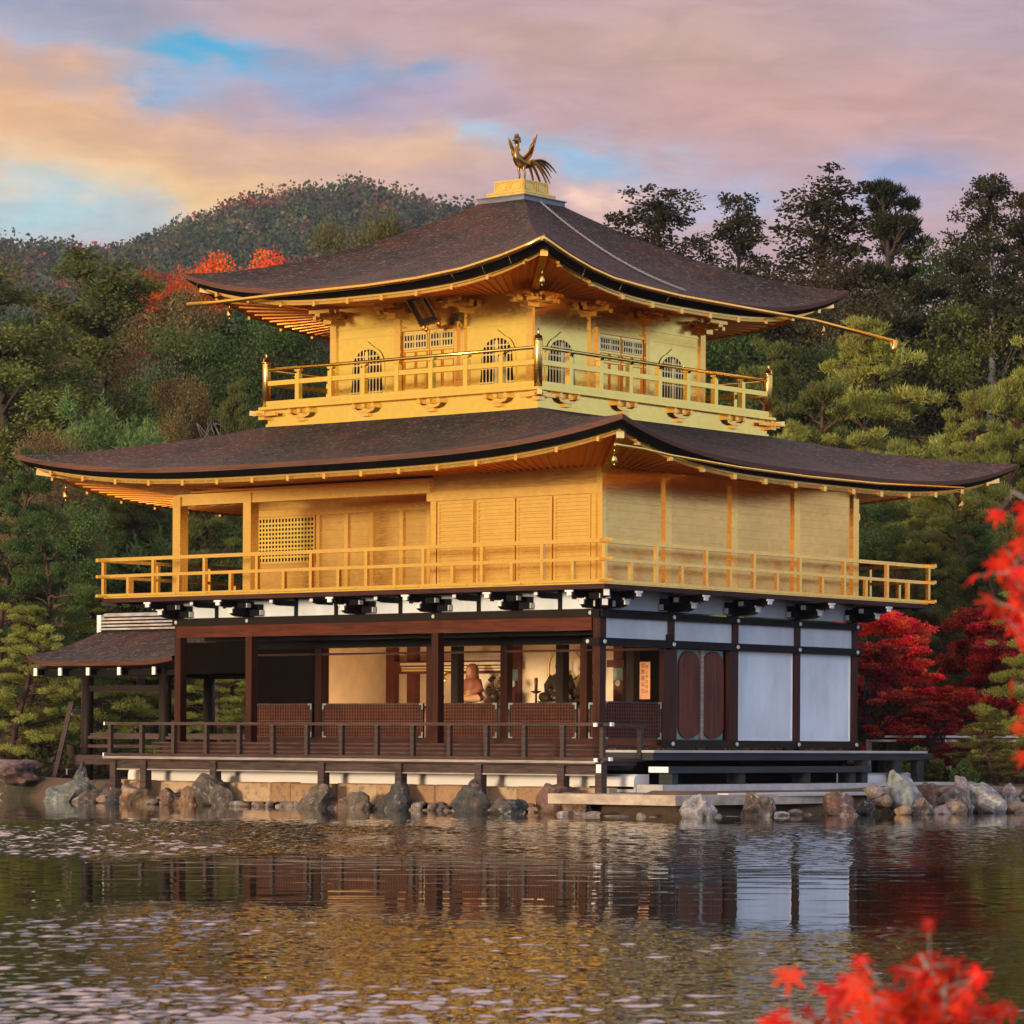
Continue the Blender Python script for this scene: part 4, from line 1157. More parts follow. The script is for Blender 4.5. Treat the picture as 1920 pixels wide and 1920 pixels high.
for s in (-1, 1): sc_.tube([pf(s * .20, -.05, 0), pf(s * .24, -.12, .02), pf(s * .20, -.17, .02), pf(s * .14, -.13, .02)], [.04, .045, .04, .025], 7)
sc_.prism([(-.18, -.06), (-.10, -.09), (0, -.07), (.10, -.09), (.18, -.06)], -.02, .02, pf)
sc_.build("scroll_carving", M_goldshade, pq)

# ---- figures and altar pieces inside the hall
al = thing("altar_platform", "dark lacquered altar platform along the back wall of the open hall", "altar", (-6.2, 5.6, 1.5))
MB().box(-9.8, -3.9, 5.15, 6.1, 1.5, 2.16).build("platform", M_redlac, al)
MB().box(-9.85, -3.85, 5.1, 6.12, 2.16, 2.22).build("table_top", M_darkwood, al)
def seated(name, label, x, y, z, s, mbody, mrobe, face=(0, -1)):
    t = thing(name, label, "statue", (x, y, z))
    m = MB()
    m.ball((x, y, z + .12 * s), (.36 * s, .28 * s, .13 * s), 14, 8)
    for q in (-1, 1):
        m.tube([(x + q * .10 * s, y - .05 * s, z + .14 * s), (x + q * .36 * s, y - .16 * s, z + .10 * s), (x + q * .05 * s, y - .30 * s, z + .08 * s)], [.12 * s, .105 * s, .07 * s], 9)
        m.tube([(x + q * .17 * s, y, z + .50 * s), (x + q * .27 * s, y - .04 * s, z + .32 * s), (x + q * .06 * s, y - .24 * s, z + .24 * s)], [.085 * s, .08 * s, .05 * s], 9)
    m.lathe((x, y, z), [(.24 * s, .08 * s), (.21 * s, .25 * s), (.20 * s, .42 * s), (.17 * s, .52 * s), (.08 * s, .57 * s), (.06 * s, .62 * s)], 14, 1.0, .75)
    m.ball((x, y - .02 * s, z + .74 * s), (.105 * s, .12 * s, .14 * s), 12, 9)
    m.ball((x, y - .14 * s, z + .73 * s), (.018 * s, .025 * s, .03 * s), 6, 5)
    for q in (-1, 1): m.ball((x + q * .108 * s, y, z + .73 * s), (.015 * s, .03 * s, .05 * s), 6, 5)
    o = m.build("figure", mbody, t)
    md = o.modifiers.new("remesh", 'REMESH'); md.mode = 'VOXEL'; md.voxel_size = .018; md.use_smooth_shade = True
    r = MB()
    r.lathe((x, y, z), [(.30 * s, .20 * s), (.245 * s, .30 * s), (.235 * s, .44 * s), (.21 * s, .54 * s), (.12 * s, .60 * s)], 14, 1.0, .80)
    for q in (-1, 1): r.tube([(x + q * .19 * s, y, z + .52 * s), (x + q * .30 * s, y - .03 * s, z + .32 * s), (x + q * .16 * s, y - .2 * s, z + .22 * s)], [.10 * s, .115 * s, .09 * s], 9)
    r.build("robe", mrobe, t)
    return t
sm = seated("monk_statue", "seated monk statue in a red hood and ochre robe on the altar", -8.35, 5.55, 2.30, .92, M_statue, M_statred)
hd = MB(); x, y, z = -8.35, 5.55, 2.30
hd.lathe((x, y + .03, z), [(.17, .50), (.15, .60), (.15, .72), (.12, .82), (.05, .86)], 12, 1.0, .9); hd.build("hood", M_statred, sm)
cu_ = MB().box(x - .5, x + .5, y - .45, y + .35, 2.22, 2.27).build("seat_board", M_darkwood, sm)
sb = seated("buddha_statue", "dark bronze seated buddha statue with a tall halo on the altar", -5.80, 5.6, 2.30, 1.05, M_statdark, M_statdark)
x, y = -5.80, 5.6
hl = MB()
hl.tube([(x + .62 * math.sin(a), y + .30, 3.0 + .62 * math.cos(a)) for a in np.linspace(0, 2 * math.pi, 33)], .03, 8, caps=False)
hl.tube([(x + .32 * math.sin(a), y + .30, 3.1 + .32 * math.cos(a)) for a in np.linspace(0, 2 * math.pi, 25)], .022, 8, caps=False)
hl.box(x - .03, x + .03, y + .28, y + .32, 2.25, 3.0); hl.build("halo", M_cap, sb)
MB().lathe((x, y, 2.22), [(.55, 0), (.50, .05), (.58, .10)], 16, 1, .8).build("lotus_seat", M_statdark, sb)
def candle(x, y, label):
    t = thing("candlestick", label, "candlestick", (x, y, 2.22), "candlesticks on the altar")
    MB().lathe((x, y, 2.22), [(.10, 0), (.09, .03), (.025, .05), (.022, .26), (.11, .30), (.115, .32), (.03, .33)], 10).build("stand", M_statdark, t)
    MB().lathe((x, y, 2.55), [(.035, 0), (.042, .26), (.02, .28)], 8).build("candle", M_redlac, t)
candle(-6.25, 5.30, "dark candlestick with a red candle in front of the seated buddha")
def lotus(x, y, z, label, hh=.75, seed=1):
    t = thing("lotus_vase", label, "flower vase", (x, y, z), "metal lotus vases on the altar")
    MB().lathe((x, y, z), [(.12, 0), (.10, .03), (.05, .06), (.06, .10), (.13, .17), (.14, .22), (.10, .29), (.06, .33), (.075, .36)], 12).build("vase", M_statdark, t)
    rnd = random.Random(seed); st_ = MB(); fl = MB()
    for i in range(6):
        a = rnd.uniform(0, 6.28); r = rnd.uniform(.04, .17); h2 = hh * rnd.uniform(.45, 1)
        p = (x + r * math.cos(a), y + r * math.sin(a), z + h2)
        st_.tube([(x, y, z + .34), (x + .5 * r * math.cos(a), y + .5 * r * math.sin(a), z + .34 + (h2 - .34) * .6), p], .008, 5)
        if i % 2 == 0: fl.lathe(p, [(.01, -.03), (.06, .0), (.075, .04), (.04, .05), (.02, .07)], 9)
        else: fl.ball(p, (.075, .03, .05), 8, 5)
    st_.build("stems", M_statdark, t); fl.build("lotus_blossoms", M_cap if seed == 1 else M_statdark, t)
lotus(-9.15, 5.35, 2.22, "gilded lotus vase left of the seated monk", .82, 1)
lotus(-7.5, 5.35, 2.22, "dark lotus vase between the monk and the buddha", .70, 2)
lotus(-4.75, 5.35, 2.22, "dark lotus vase right of the seated buddha beside the scroll", .84, 3)
sl = thing("hanging_scroll", "orange hanging scroll with three columns of brush writing in the right bay", "scroll", (-3.92, 6.08, 2.35))
f = F_(6.10)
MB().prism(rect(-4.12, -3.72, 2.36, 3.17), 0, .008, f).build("paper", M_paper, sl)
MB().tube([(-4.15, 6.09, 3.18), (-3.69, 6.09, 3.18)], .014, 8).build("upper_rod", M_darkwood, sl)
MB().tube([(-4.15, 6.09, 2.35), (-3.69, 6.09, 2.35)], .018, 8).build("lower_rod", M_darkwood, sl)
tx = MB()
for cu2, txt, s_, z0_, stp in ((-3.81, "開山夢窓國師", .085, 3.05, .105), (-3.915, "御教書寫也", .115, 3.08, .135), (-4.03, "天下泰平之", .085, 3.02, .115)):
    for i, chh in enumerate(txt):
        k = kanji(chh, "brush_character", sl, f, s_, cu2, z0_ - i * stp, M_ink, w=.0095); tx.add(k.v, k.f)
tx.build("lettering", M_ink, sl)

# unseen lamps, assumed from warm light on the walls, added to brighten the hall
def assumed_lamp(x, y, label, watt):
    t = thing("assumed_lamp", label, "lamp", (x, y, 1.5), "assumed hall lamps")
    MB().lathe((x, y, 1.5), [(.09, 0), (.08, .02), (.02, .03), (.018, .12)], 12).build("stand", M_statdark, t)
    gm = bpy.data.materials.new("assumed_lamp_glass"); gm.use_nodes = True
    bs_ = gm.node_tree.nodes['Principled BSDF']; bs_.inputs['Emission Color'].default_value = (1, .66, .34, 1); bs_.inputs['Emission Strength'].default_value = 4.0
    MB().ball((x, y, 1.66), .045, 10, 8).build("bulb", gm, t)
    L = bpy.data.lights.new("assumed_lamp_light", 'POINT'); L.energy = watt; L.color = (1.0, .70, .40); L.shadow_soft_size = .06
    o = bpy.data.objects.new("assumed_lamp_light", L); COL.objects.link(o); o.parent = t; o.location = (0, 0, .26)
assumed_lamp(-9.9, 4.1, "assumed small lamp behind the lattice left of the altar", 42)
assumed_lamp(-6.9, 3.3, "assumed small lamp on the floor before the altar middle", 34)
assumed_lamp(-4.0, 3.6, "assumed small lamp behind the lattice right of the altar", 30)

# ---- lower bench in front of the landing
be = thing("wooden_bench", "low blue grey plank bench along the right side landing", "bench", (1.75, 3.0, .62))
MB().box(1.50, 1.95, -.34, 6.3, .86, .98).build("seat_plank", M_bluegrey, be)
for i, y in enumerate((-.05, 2.05, 4.2, 5.75, 6.15)): MB().box(1.56, 1.88, y - .09, y + .09, .62, .86).build("leg", M_bluegrey, be)
MB().box(1.49, 1.96, -.37, -.345, .87, .98).build("end_cap", M_pale, be)

# ---- fishing pavilion on the left
fp = thing("fishing_pavilion", "small open timber pavilion with a curved bark gable roof left of the main building", "pavilion", (-16.2, 4.9, .5))
xl, xr, yr = -19.65, -14.75, 4.9
def fz(d, x):      # d: 0 at the ridge .. 1 at the eave
    q = (x - xl) / (xr - xl); flare = .16 * max(0, 1 - q * 5) ** 2 + .10 * max(0, (q - .75) * 4) ** 2
    return 3.22 + .86 * ((1 - d) * .55 + .45 * (1 - d) ** 2) + flare * d
m = MB(); nx, nd = 24, 12
for side in (-1, 1):
    o = len(m.v)
    for j in range(nd + 1):
        for i in range(nx + 1):
            x = xl + (xr - xl) * i / nx; d = j / nd
            m.v.append((x + (.14 * (1 - d) if i == 0 else 0), yr + side * 2.3 * d, fz(d, x)))
    for j in range(nd):
        for i in range(nx):
            a = o + j * (nx + 1) + i; m.f.append((a, a + 1, a + nx + 2, a + nx + 1)); m.s.append(True)
fr = m.build("roof", M_roof, fp)
e = MB()
for side in (-1, 1):
    P = [(xl + (xr - xl) * i / nx, yr + side * 2.3, fz(1, xl + (xr - xl) * i / nx)) for i in range(nx + 1)]
    for i in range(nx):
        a, b_ = P[i], P[i + 1]
        e.add([(a[0], a[1], a[2] + .002), (b_[0], b_[1], b_[2] + .002), (b_[0], b_[1] - side * .04, b_[2] - .09), (a[0], a[1] - side * .04, a[2] - .09),
               (a[0], a[1] - side * .3, a[2] - .12), (b_[0], b_[1] - side * .3, b_[2] - .12)], [(0, 1, 2, 3), (3, 2, 5, 4)])
    V = [(xl + .14 * (1 - j / nd), yr + side * 2.3 * j / nd, fz(j / nd, xl)) for j in range(nd + 1)]
    for j in range(nd):
        a, b_ = V[j], V[j + 1]
        e.add([(a[0] - .003, a[1], a[2]), (b_[0] - .003, b_[1], b_[2]), (b_[0] + .05, b_[1], b_[2] - .14), (a[0] + .05, a[1], a[2] - .14)], [(0, 1, 2, 3)])
e.build("bark_edge", M_roofedge, fr)
rg = MB()
for z0, w_ in ((4.04, .22), (4.12, .19), (4.20, .19), (4.28, .17)): rg.box(-19.45, xr, yr - w_, yr + w_, z0, z0 + .042)
rg.tube([(-19.5, yr, 4.37), (xr, yr, 4.37)], .075, 8)
MB().box(-19.40, xr, yr - .12, yr + .12, 4.02, 4.36).build("ridge_core", M_blackwood, fr)
rg.build("ridge", M_tile, fr)
MB().box(-19.60, -19.46, yr - .17, yr + .17, 3.98, 4.40).tube([(-19.62, yr, 4.17), (-19.60, yr, 4.17)], .07, 10).build("gable_end_tile", M_pale, fr)
ub = MB()
ub.box(xl + .3, xr, yr - 2.0, yr - 1.84, 2.90, 3.04); ub.box(xl + .3, xr, yr + 1.84, yr + 2.0, 2.90, 3.04); ub.box(xl + .5, xr, yr - .08, yr + .08, 3.6, 3.75)
for x in (-17.95, -15.3, -12.6): ub.box(x - .08, x + .08, yr - 2.05, yr + 2.05, 2.93, 3.06)
ub.add([(xl + .2, yr - 2.2, 3.06), (xr, yr - 2.2, 3.06), (xr, yr, 3.86), (xl + .2, yr, 3.86)], [(0, 1, 2, 3)]); ub.add([(xl + .2, yr + 2.2, 3.06), (xr, yr + 2.2, 3.06), (xr, yr, 3.86), (xl + .2, yr, 3.86)], [(0, 1, 2, 3)])
ub.build("roof_frame", M_blackwood, fp)
for i, x in enumerate((-19.4, -18.55, -17.60, -16.55, -15.4)):
    p = MB().box(x - .05, x + .05, yr - 2.20, yr - 1.9, 2.93, 3.07).build("rafter_end", M_blackwood, fp)
    MB().box(x - .055, x + .055, yr - 2.235, yr - 2.201, 2.91, 3.09).build("white_cap", M_pale, p)
for x, y in ((-17.95, yr - 1.92), (-15.35, yr - 1.92), (-17.95, yr + 1.92), (-15.35, yr + 1.92), (-12.6, yr + 1.92)):
    MB().tube([(x, y, .2), (x, y, 2.92)], .14, 10).build("post", M_darkwood, fp)
dk = MB(); dk.box(-18.2, -12.0, yr - 2.0, yr + 2.0, 1.0, 1.08); dk.box(-18.25, -12.0, yr - 2.08, yr - 2.0, .86, 1.07)
for z in (1.25, 1.45): dk.box(-18.1, -12.2, yr - 2.0, yr - 1.93, z, z + .07)
dk.build("deck", M_grey, fp)
MB().box(-18.1, -12.4, yr - 1.95, yr - 1.55, 1.52, 1.58).build("bench_board", M_grey, fp)
MB().box(-18.2, -15.2, yr - 1.98, yr - 1.86, 2.55, 2.68).build("cross_beam", M_darkwood, fp)
MB().box(-15.2, -12.0, yr + .9, yr + 1.02, 2.45, 2.58).build("cross_beam", M_darkwood, fp)
rr = MB(); rr.bar((-18.2, yr + 1.95, 1.80), (-11.9, yr + 1.95, 1.80), .06, .06); rr.bar((-18.2, yr + 1.95, 1.5), (-11.9, yr + 1.95, 1.5), .05, .05)
rr = rr.build("railing", M_darkwood, fp)
for i in range(9): MB().box(-17.8 + i * .7, -17.74 + i * .7, yr + 1.92, yr + 1.98, 1.08, 1.78).build("baluster", M_darkwood, rr)
MB().bar((-18.0, 2.55, 2.3), (-18.35, 2.25, .25), .13, .10).build("leaning_brace", M_grey, fp)
MB().bar((-18.3, 2.5, 1.0), (-18.8, 2.15, .25), .10, .08).build("leaning_brace", M_grey, fp)
kb = MB(); kb.box(-18.55, -17.9, 2.92, 3.04, .62, .74).box(-18.4, -17.9, 2.92, 3.04, 2.02, 2.12); kb.build("tie_rail", M_darkwood, fp)
MB().box(-18.59, -18.551, 2.91, 3.05, .61, .75).box(-18.44, -18.401, 2.91, 3.05, 2.01, 2.13).build("white_cap", M_pale, fp)
MB().box(-14.7, -11.8, 2.75, 6.9, 2.92, 3.62).build("link_roof", M_dark, fp)

# ---- stone revetment, landing stone, kerb
sw = MB(); rnd = random.Random(5); x = -12.9
while x < .9:
    L = rnd.uniform(.55, 1.5); z0 = rnd.uniform(.14, .20)
    x1 = min(x + L, .9); d = rnd.uniform(-.02, .03); b_ = .025
    y = -.85 - d; zt_ = .575 + rnd.uniform(-.012, .01)
    sw.add([(x + .005, y + .02, z0), (x1 - .005, y + .02, z0), (x1 - .005, y + .02, zt_), (x + .005, y + .02, zt_), (x + .005 + b_, y - .02, z0 + b_), (x1 - .005 - b_, y - .02, z0 + b_), (x1 - .005 - b_, y - .02, zt_ - b_), (x + .005 + b_, y - .02, zt_ - b_),
            (x + .005, -.2, zt_), (x1 - .005, -.2, zt_), (x + .005, -.2, z0), (x1 - .005, -.2, z0)],
           [(4, 5, 6, 7), (0, 1, 5, 4), (1, 2, 6, 5), (2, 3, 7, 6), (3, 0, 4, 7), (3, 2, 9, 8), (0, 3, 8, 10), (1, 11, 9, 2)])
    x = x1
o = sw.build("stone_wall", M_ochre, None, org=Vector((-6, -.5, .1)))
tag(o, "low wall of ochre stone blocks under the front veranda", "stone wall")
ls2 = MB()
def slabpoly(L, z0, z1, mb):
    rr_ = random.Random(9)
    mb.prism(L, z0, z1, lambda u, v, w: (u, v, w))
slabpoly([(.6, -2.25), (3.62, -2.22), (3.66, 1.0), (3.64, 4.2), (3.6, 7.2), (.6, 7.2)], .29, .475, ls2)
o = ls2.build("landing_stone", M_slab, None, org=Vector((2.5, 2, .2)))
tag(o, "flat pale stone landing at the right corner of the pavilion", "stone landing")
ks = MB(); ks.box(1.35, 1.98, -.55, 9.4, .488, .64); ks.box(.2, 1.35, -.58, -.2, .488, .60)
o = ks.build("kerb_stone", M_kerb, None, org=Vector((1.7, 4, .49))); tag(o, "pale cut stone kerb under the plank bench", "kerb")

# ---- rocks
def rock_mesh(seed, sub=4):
    bm = bmesh.new(); bmesh.ops.create_icosphere(bm, subdivisions=sub, radius=1.0)
    V = np.array([v.co[:] for v in bm.verts]); F = np.array([[v.index for v in f.verts] for f in bm.faces]); bm.free()
    r = np.random.RandomState(seed)
    for _ in range(15):
        n = r.normal(size=3); n /= np.linalg.norm(n); d = r.uniform(.50, .86)
        s = V @ n - d; s = np.where(s > 0, s, 0); V -= np.outer(s * .92, n)
    ph_ = r.uniform(0, 6.28, (22, 3)); fr_ = r.uniform(2, 16, 22)
    off = np.zeros(len(V))
    for k in range(22):
        d = r.normal(size=3); d /= np.linalg.norm(d)
        off += np.sin(V @ d * fr_[k] + ph_[k, 0]) / fr_[k] * .20
    nn = V / np.maximum(np.linalg.norm(V, axis=1, keepdims=True), 1e-6)
    V += nn * off[:, None]
    V -= V.min(0); V /= V.max(0); V[:, 0] -= .5; V[:, 1] -= .5
    return np_mesh("rock", V, F, M_stone, smooth=True)
RM = [rock_mesh(s, 5) for s in range(11)]
GREY, TAN, BLUE, DARK, BROWN = (.155, .122, .092), (.33, .20, .11), (.085, .082, .074), (.055, .05, .045), (.20, .115, .08)
def rock(x, y, w, h, col, label, k, rot=0.0, d=None, z=None, lich=.6):
    o = bpy.data.objects.new("rock", RM[k % len(RM)]); COL.objects.link(o)
    z = (WATER_Z - .22) if z is None else z
    o.location = (x, y, z); o.scale = (w * 1.08, d or w * .95, h + .22); o.rotation_euler = (0, 0, rot); o.color = (*col, lich)
    WL[o.name] = Vector(o.location)
    return tag(o, label, "rock", "rocks along the pond edge")
for a in [
    (-11.55, -1.28, .72, .52, TAN, "tan squared boulder under the leftmost veranda post", 0, .3),
    (-9.30, -1.30, .80, .68, GREY, "pointed dark grey rock under the second veranda post", 1, 1.1),
    (-6.25, -1.36, .66, .50, GREY, "grey upright rock under the third veranda post", 2, .2),
    (-4.12, -1.32, .72, .58, BLUE, "slate grey square rock under the fourth veranda post", 3, 2.0),
    (-2.03, -1.45, .74, .66, BLUE, "tall blue grey standing rock under the fifth veranda post", 4, .7),
    (.10, -1.42, .90, .58, BROWN, "reddish brown rounded boulder under the sixth veranda post", 5, 1.5),
    (-.30, -2.35, .66, .30, BLUE, "small dark blue rock standing alone in the water", 6, .1),
    (.95, -1.75, .62, .42, TAN, "tan wedge of rock beside the reddish boulder", 7, .9),
    (1.25, -2.1, .46, .30, BROWN, "small brown rock against the left end of the landing stone", 8, .5),
    (-10.65, -1.15, .62, .36, BROWN, "low brown rock between the two leftmost posts", 9, 2.2),
    (-10.1, -1.2, .44, .40, TAN, "small ochre rock left of the pointed grey rock", 10, .8),
    (-4.95, -1.42, .66, .36, GREY, "low flat grey rock left of the slate square rock", 1, 2.8),
    (-5.5, -1.3, .46, .24, TAN, "small ochre stone left of the low flat rock", 5, .4),
    (-12.6, -.95, .74, .46, DARK, "dark spiky rock at the left end of the veranda", 3, 1.9),
    (-13.1, -.6, .5, .34, GREY, "small grey rock behind the dark spiky rock", 7, .2),
    (-14.7, -.4, 1.10, .48, (.16, .19, .17), "large mossy green grey boulder at the water left of the veranda", 8, .25),
    (-14.0, -.55, .6, .28, GREY, "low grey rock right of the mossy boulder", 2, 1.0),
    (4.25, -2.35, .68, .44, (.38, .37, .36), "white speckled rock in the water before the landing stone", 9, .4, None, None, 1.0),
    (4.25, -.55, .66, .46, GREY, "squared grey rock in the water beside the landing stone", 0, 2.5),
    (4.45, 1.75, .66, .46, BROWN, "brown grey slanted rock before the far half of the landing", 10, 1.3),
    (4.35, 2.75, .42, .30, DARK, "small dark mossy rock between the slanted rock and the tall one", 6, .6),
    (4.35, 3.95, .86, .86, (.27, .30, .27), "tall pale green lichen rock at the right end of the landing", 4, 2.1, None, None, 1.0),
    (4.9, 3.75, .52, .34, GREY, "small squared rock at the foot of the tall lichen rock", 3, .3),
    (4.2, 5.0, .50, .62, BROWN, "round purple brown rock behind the tall lichen rock", 5, .2),
    (4.55, 5.4, .74, .54, GREY, "rounded grey boulder right of the tall lichen rock", 8, 1.7),
    (4.62, 6.35, .92, .62, (.30, .29, .27), "broad boulder covered in white lichen on the right shore", 1, .8, None, None, 1.6),
    (4.45, 5.95, .36, .74, (.36, .30, .27), "small pinkish rock perched above the grey boulder", 7, .9),
    (4.55, 7.45, .52, .58, (.30, .29, .28), "upright lichen spotted rock right of the broad white boulder", 2, 2.4, None, None, 1.3),
    (4.65, 8.35, .86, .60, DARK, "dark olive boulder near the right edge of the picture", 9, .1),
    (4.85, 8.95, .74, .40, (.33, .27, .22), "low tan speckled boulder in front of the dark olive one", 10, 1.2, None, None, 1.2),
    (4.7, 9.9, .9, .52, GREY, "last grey boulder at the right edge of the picture", 0, .6),
    (-18.8, 1.4, 1.3, .42, (.19, .12, .10), "long low brown rock on the far left shore", 6, .2, None, .35),
    (-20.9, 2.4, 1.2, .62, (.16, .11, .095), "big brown boulder at the left edge of the picture", 1, .9, None, .3),
    (-17.5, 2.4, .46, .85, (.10, .115, .11), "narrow upright dark stone beside the fishing pavilion post", 4, .9),
    (-16.9, 2.0, .5, .5, (.14, .15, .14), "squat grey stone under the fishing pavilion", 3, .3),
]: rock(*a)
# rubble at the waterline
rb = MB(); rnd = random.Random(11)
ico = bmesh.new(); bmesh.ops.create_icosphere(ico, subdivisions=2, radius=1.0)
IV = np.array([v.co[:] for v in ico.verts]); IF = [tuple(v.index for v in f.verts) for f in ico.faces]; ico.free()
def pebble(x, y, z, w, d, h, rs):
    V = IV.copy()
    for _ in range(6):
        n = rs.normal(size=3); n /= np.linalg.norm(n); s = V @ n - rs.uniform(.5, .85); V -= np.outer(np.where(s > 0, s, 0), n)
    rb.add([(x + v[0] * w, y + v[1] * d, z + v[2] * h) for v in V], IF)
rs = np.random.RandomState(4)
x = -13.0
while x < 1.0:
    w = rs.uniform(.06, .19); pebble(x + w, -1.0 - rs.uniform(0, .25), WATER_Z + rs.uniform(-.02, .07), w, rs.uniform(.08, .16), rs.uniform(.05, .11), rs)
    if rs.rand() < .35: pebble(x, -.95, WATER_Z + .12, w * .7, .1, .06, rs)
    x += w * 1.3
y = -2.2
for x, y in [(1.2 + .35 * i, -2.35) for i in range(7)] + [(3.75, -1.9 + .4 * i) for i in range(22)]:
    w = rs.uniform(.10, .26); pebble(x + rs.uniform(-.1, .1), y + rs.uniform(-.1, .1), WATER_Z + rs.uniform(-.05, .03), w, w * .8, rs.uniform(.05, .10), rs)
for i in range(90):
    x = rs.uniform(4.0, 5.2); y = rs.uniform(3, 12); w = rs.uniform(.08, .28); pebble(x, y, WATER_Z + (.45 if x < 4.4 else .1) * rs.uniform(.2, 1), w, w, w * .7, rs)
for i in range(60):
    x = rs.uniform(-24, -13.2); w = rs.uniform(.06, .18); pebble(x, 1.4 + (x + 13) * -.12 + rs.uniform(-.2, .2), WATER_Z + rs.uniform(-.02, .06), w, w, w * .6, rs)
o = rb.build("rubble", M_rubble, None, org=Vector((-4, -1, .1))); o['kind'] = 'stuff'; o['label'] = "small rubble stones along the waterline"

# ---- garden fences and hedge at the back right
fe = thing("garden_fence", "white railed garden fence behind the red maples", "fence", (-1.0, 17.6, .6))
for z in (1.52, 1.62): MB().bar((-5.2, 16.3, z), (4.6, 22.4, z + .05), .05, .05).build("rail", M_pale, fe)
for i in range(7): q = i / 6; MB().box(-5.2 + 9.8 * q - .05, -5.2 + 9.8 * q + .05, 16.3 + 6.1 * q - .05, 16.3 + 6.1 * q + .05, .5, 1.55).build("fence_post", M_greypale, fe)
# ------------------------------------------------------------------ land and water
CX, CY = CAM_POS.x, CAM_POS.y
def depth(x, y): return (x - CX) * FWD.x + (y - CY) * FWD.y
def side_(x, y): return (x - CX) * RGT.x + (y - CY) * RGT.y
def ground_z(x, y):
    Z = depth(x, y)
    return 0.55 + np.clip(Z - 88, 0, 52) * .11 + np.clip(Z - 140, 0, 260) * .10
def seg_dist(x, y, P):
    """signed distance to the land outline (positive on land)"""
    inside_ = np.zeros(x.shape, bool); dmin = np.full(x.shape, 1e9); n = len(P)
    for i in range(n):
        (ax, ay), (bx, by) = P[i], P[(i + 1) % n]
        cond = (ay > y) != (by > y)
        with np.errstate(divide='ignore', invalid='ignore'):
            xi = (bx - ax) * (y - ay) / (by - ay if by != ay else 1e-9) + ax
        inside_ ^= cond & (x < xi)
        ex, ey = bx - ax, by - ay; L = ex * ex + ey * ey
        t = np.clip(((x - ax) * ex + (y - ay) * ey) / L, 0, 1)
        dmin = np.minimum(dmin, np.hypot(x - ax - t * ex, y - ay - t * ey))
    return np.where(inside_, dmin, -dmin)
SHORE = [(-260, 20), (-60, 9), (-34, 4.5), (-26, 2.6), (-21, 2.2), (-18.5, 1.6), (-16.5, 1.5), (-15, .5), (-13.2, -.35), (-12.6, -.62), (.9, -.62), (1.0, -1.8), (3.5, -2.0), (3.6, 1.6), (4.0, 3.6), (4.3, 6.0), (4.4, 8.5), (4.7, 11), (8.4, 12.8), (16, 20), (30, 32), (60, 55), (260, 150), (260, 900), (-900, 900), (-900, 60)]
def axis(dense0, dense1, step, lo, hi, g=1.25):
    a = list(np.arange(dense0, dense1 + 1e-6, step)); s = step; v = dense0
    L = []
    while v > lo: s *= g; v -= s; L.append(v)
    a = L[::-1] + a; s = step; v = dense1
    while v < hi: s *= g; v += s; a.append(v)
    return np.array(a)
ax = axis(-30, 9, .35, -700, 300); ay = axis(-4, 22, .35, -30, 700)
X, Y = np.meshgrid(ax, ay)
sd = seg_dist(X, Y, SHORE)
G = ground_z(X, Y)
rr = np.random.RandomState(2)
und = sum(np.sin(X * rr.uniform(.2, 1.3) + Y * rr.uniform(.2, 1.3) + rr.uniform(0, 6)) for _ in range(8)) * .018
edge = np.clip((sd + .25) / .55, 0, 1); edge = edge * edge * (3 - 2 * edge)
flat = ((X > -13) & (X < 2.5) & (Y < 9)).astype(float)
Zt = -.5 + (G + .5 + und * (1 - flat) - .10 * flat) * edge - np.clip(-sd, 0, 6) * .12
V = np.stack([X, Y, Zt], -1).reshape(-1, 3)
ny_, nx_ = X.shape
idx = np.arange(ny_ * nx_).reshape(ny_, nx_)
Fq = np.stack([idx[:-1, :-1], idx[:-1, 1:], idx[1:, 1:], idx[1:, :-1]], -1).reshape(-1, 4)
o = bpy.data.objects.new("ground", np_mesh("ground", V, Fq, M_ground, True)); COL.objects.link(o); struct(o)
# far bank behind the camera, so the pond ends somewhere
m = MB(); m.box(-200, 200, -150, -75, -.6, 0.7); o = m.build("far_bank", M_ground); struct(o)

# pale gravel path on the right shore
m = MB()
P = [(4.45, 8.6), (4.2, 9.6), (3.2, 11.2), (2.0, 13.5), (3.2, 14.6), (6.0, 14.2), (9.0, 17.5), (12.5, 20.5), (13.5, 19), (7.2, 13.2), (5.0, 10.2)]
m.prism(P, .60, .70, lambda u, v, w: (u, v, w))
o = m.build("gravel_path", M_sand); struct(o)
m = MB(); m.prism([(2.0, -.3), (3.58, -.6), (3.8, 3.4), (4.0, 7.5), (3.6, 9.5), (2.0, 9.6)], .44, .502, lambda u, v, w: (u, v, w))
o = m.build("gravel_strip", M_sand); struct(o)

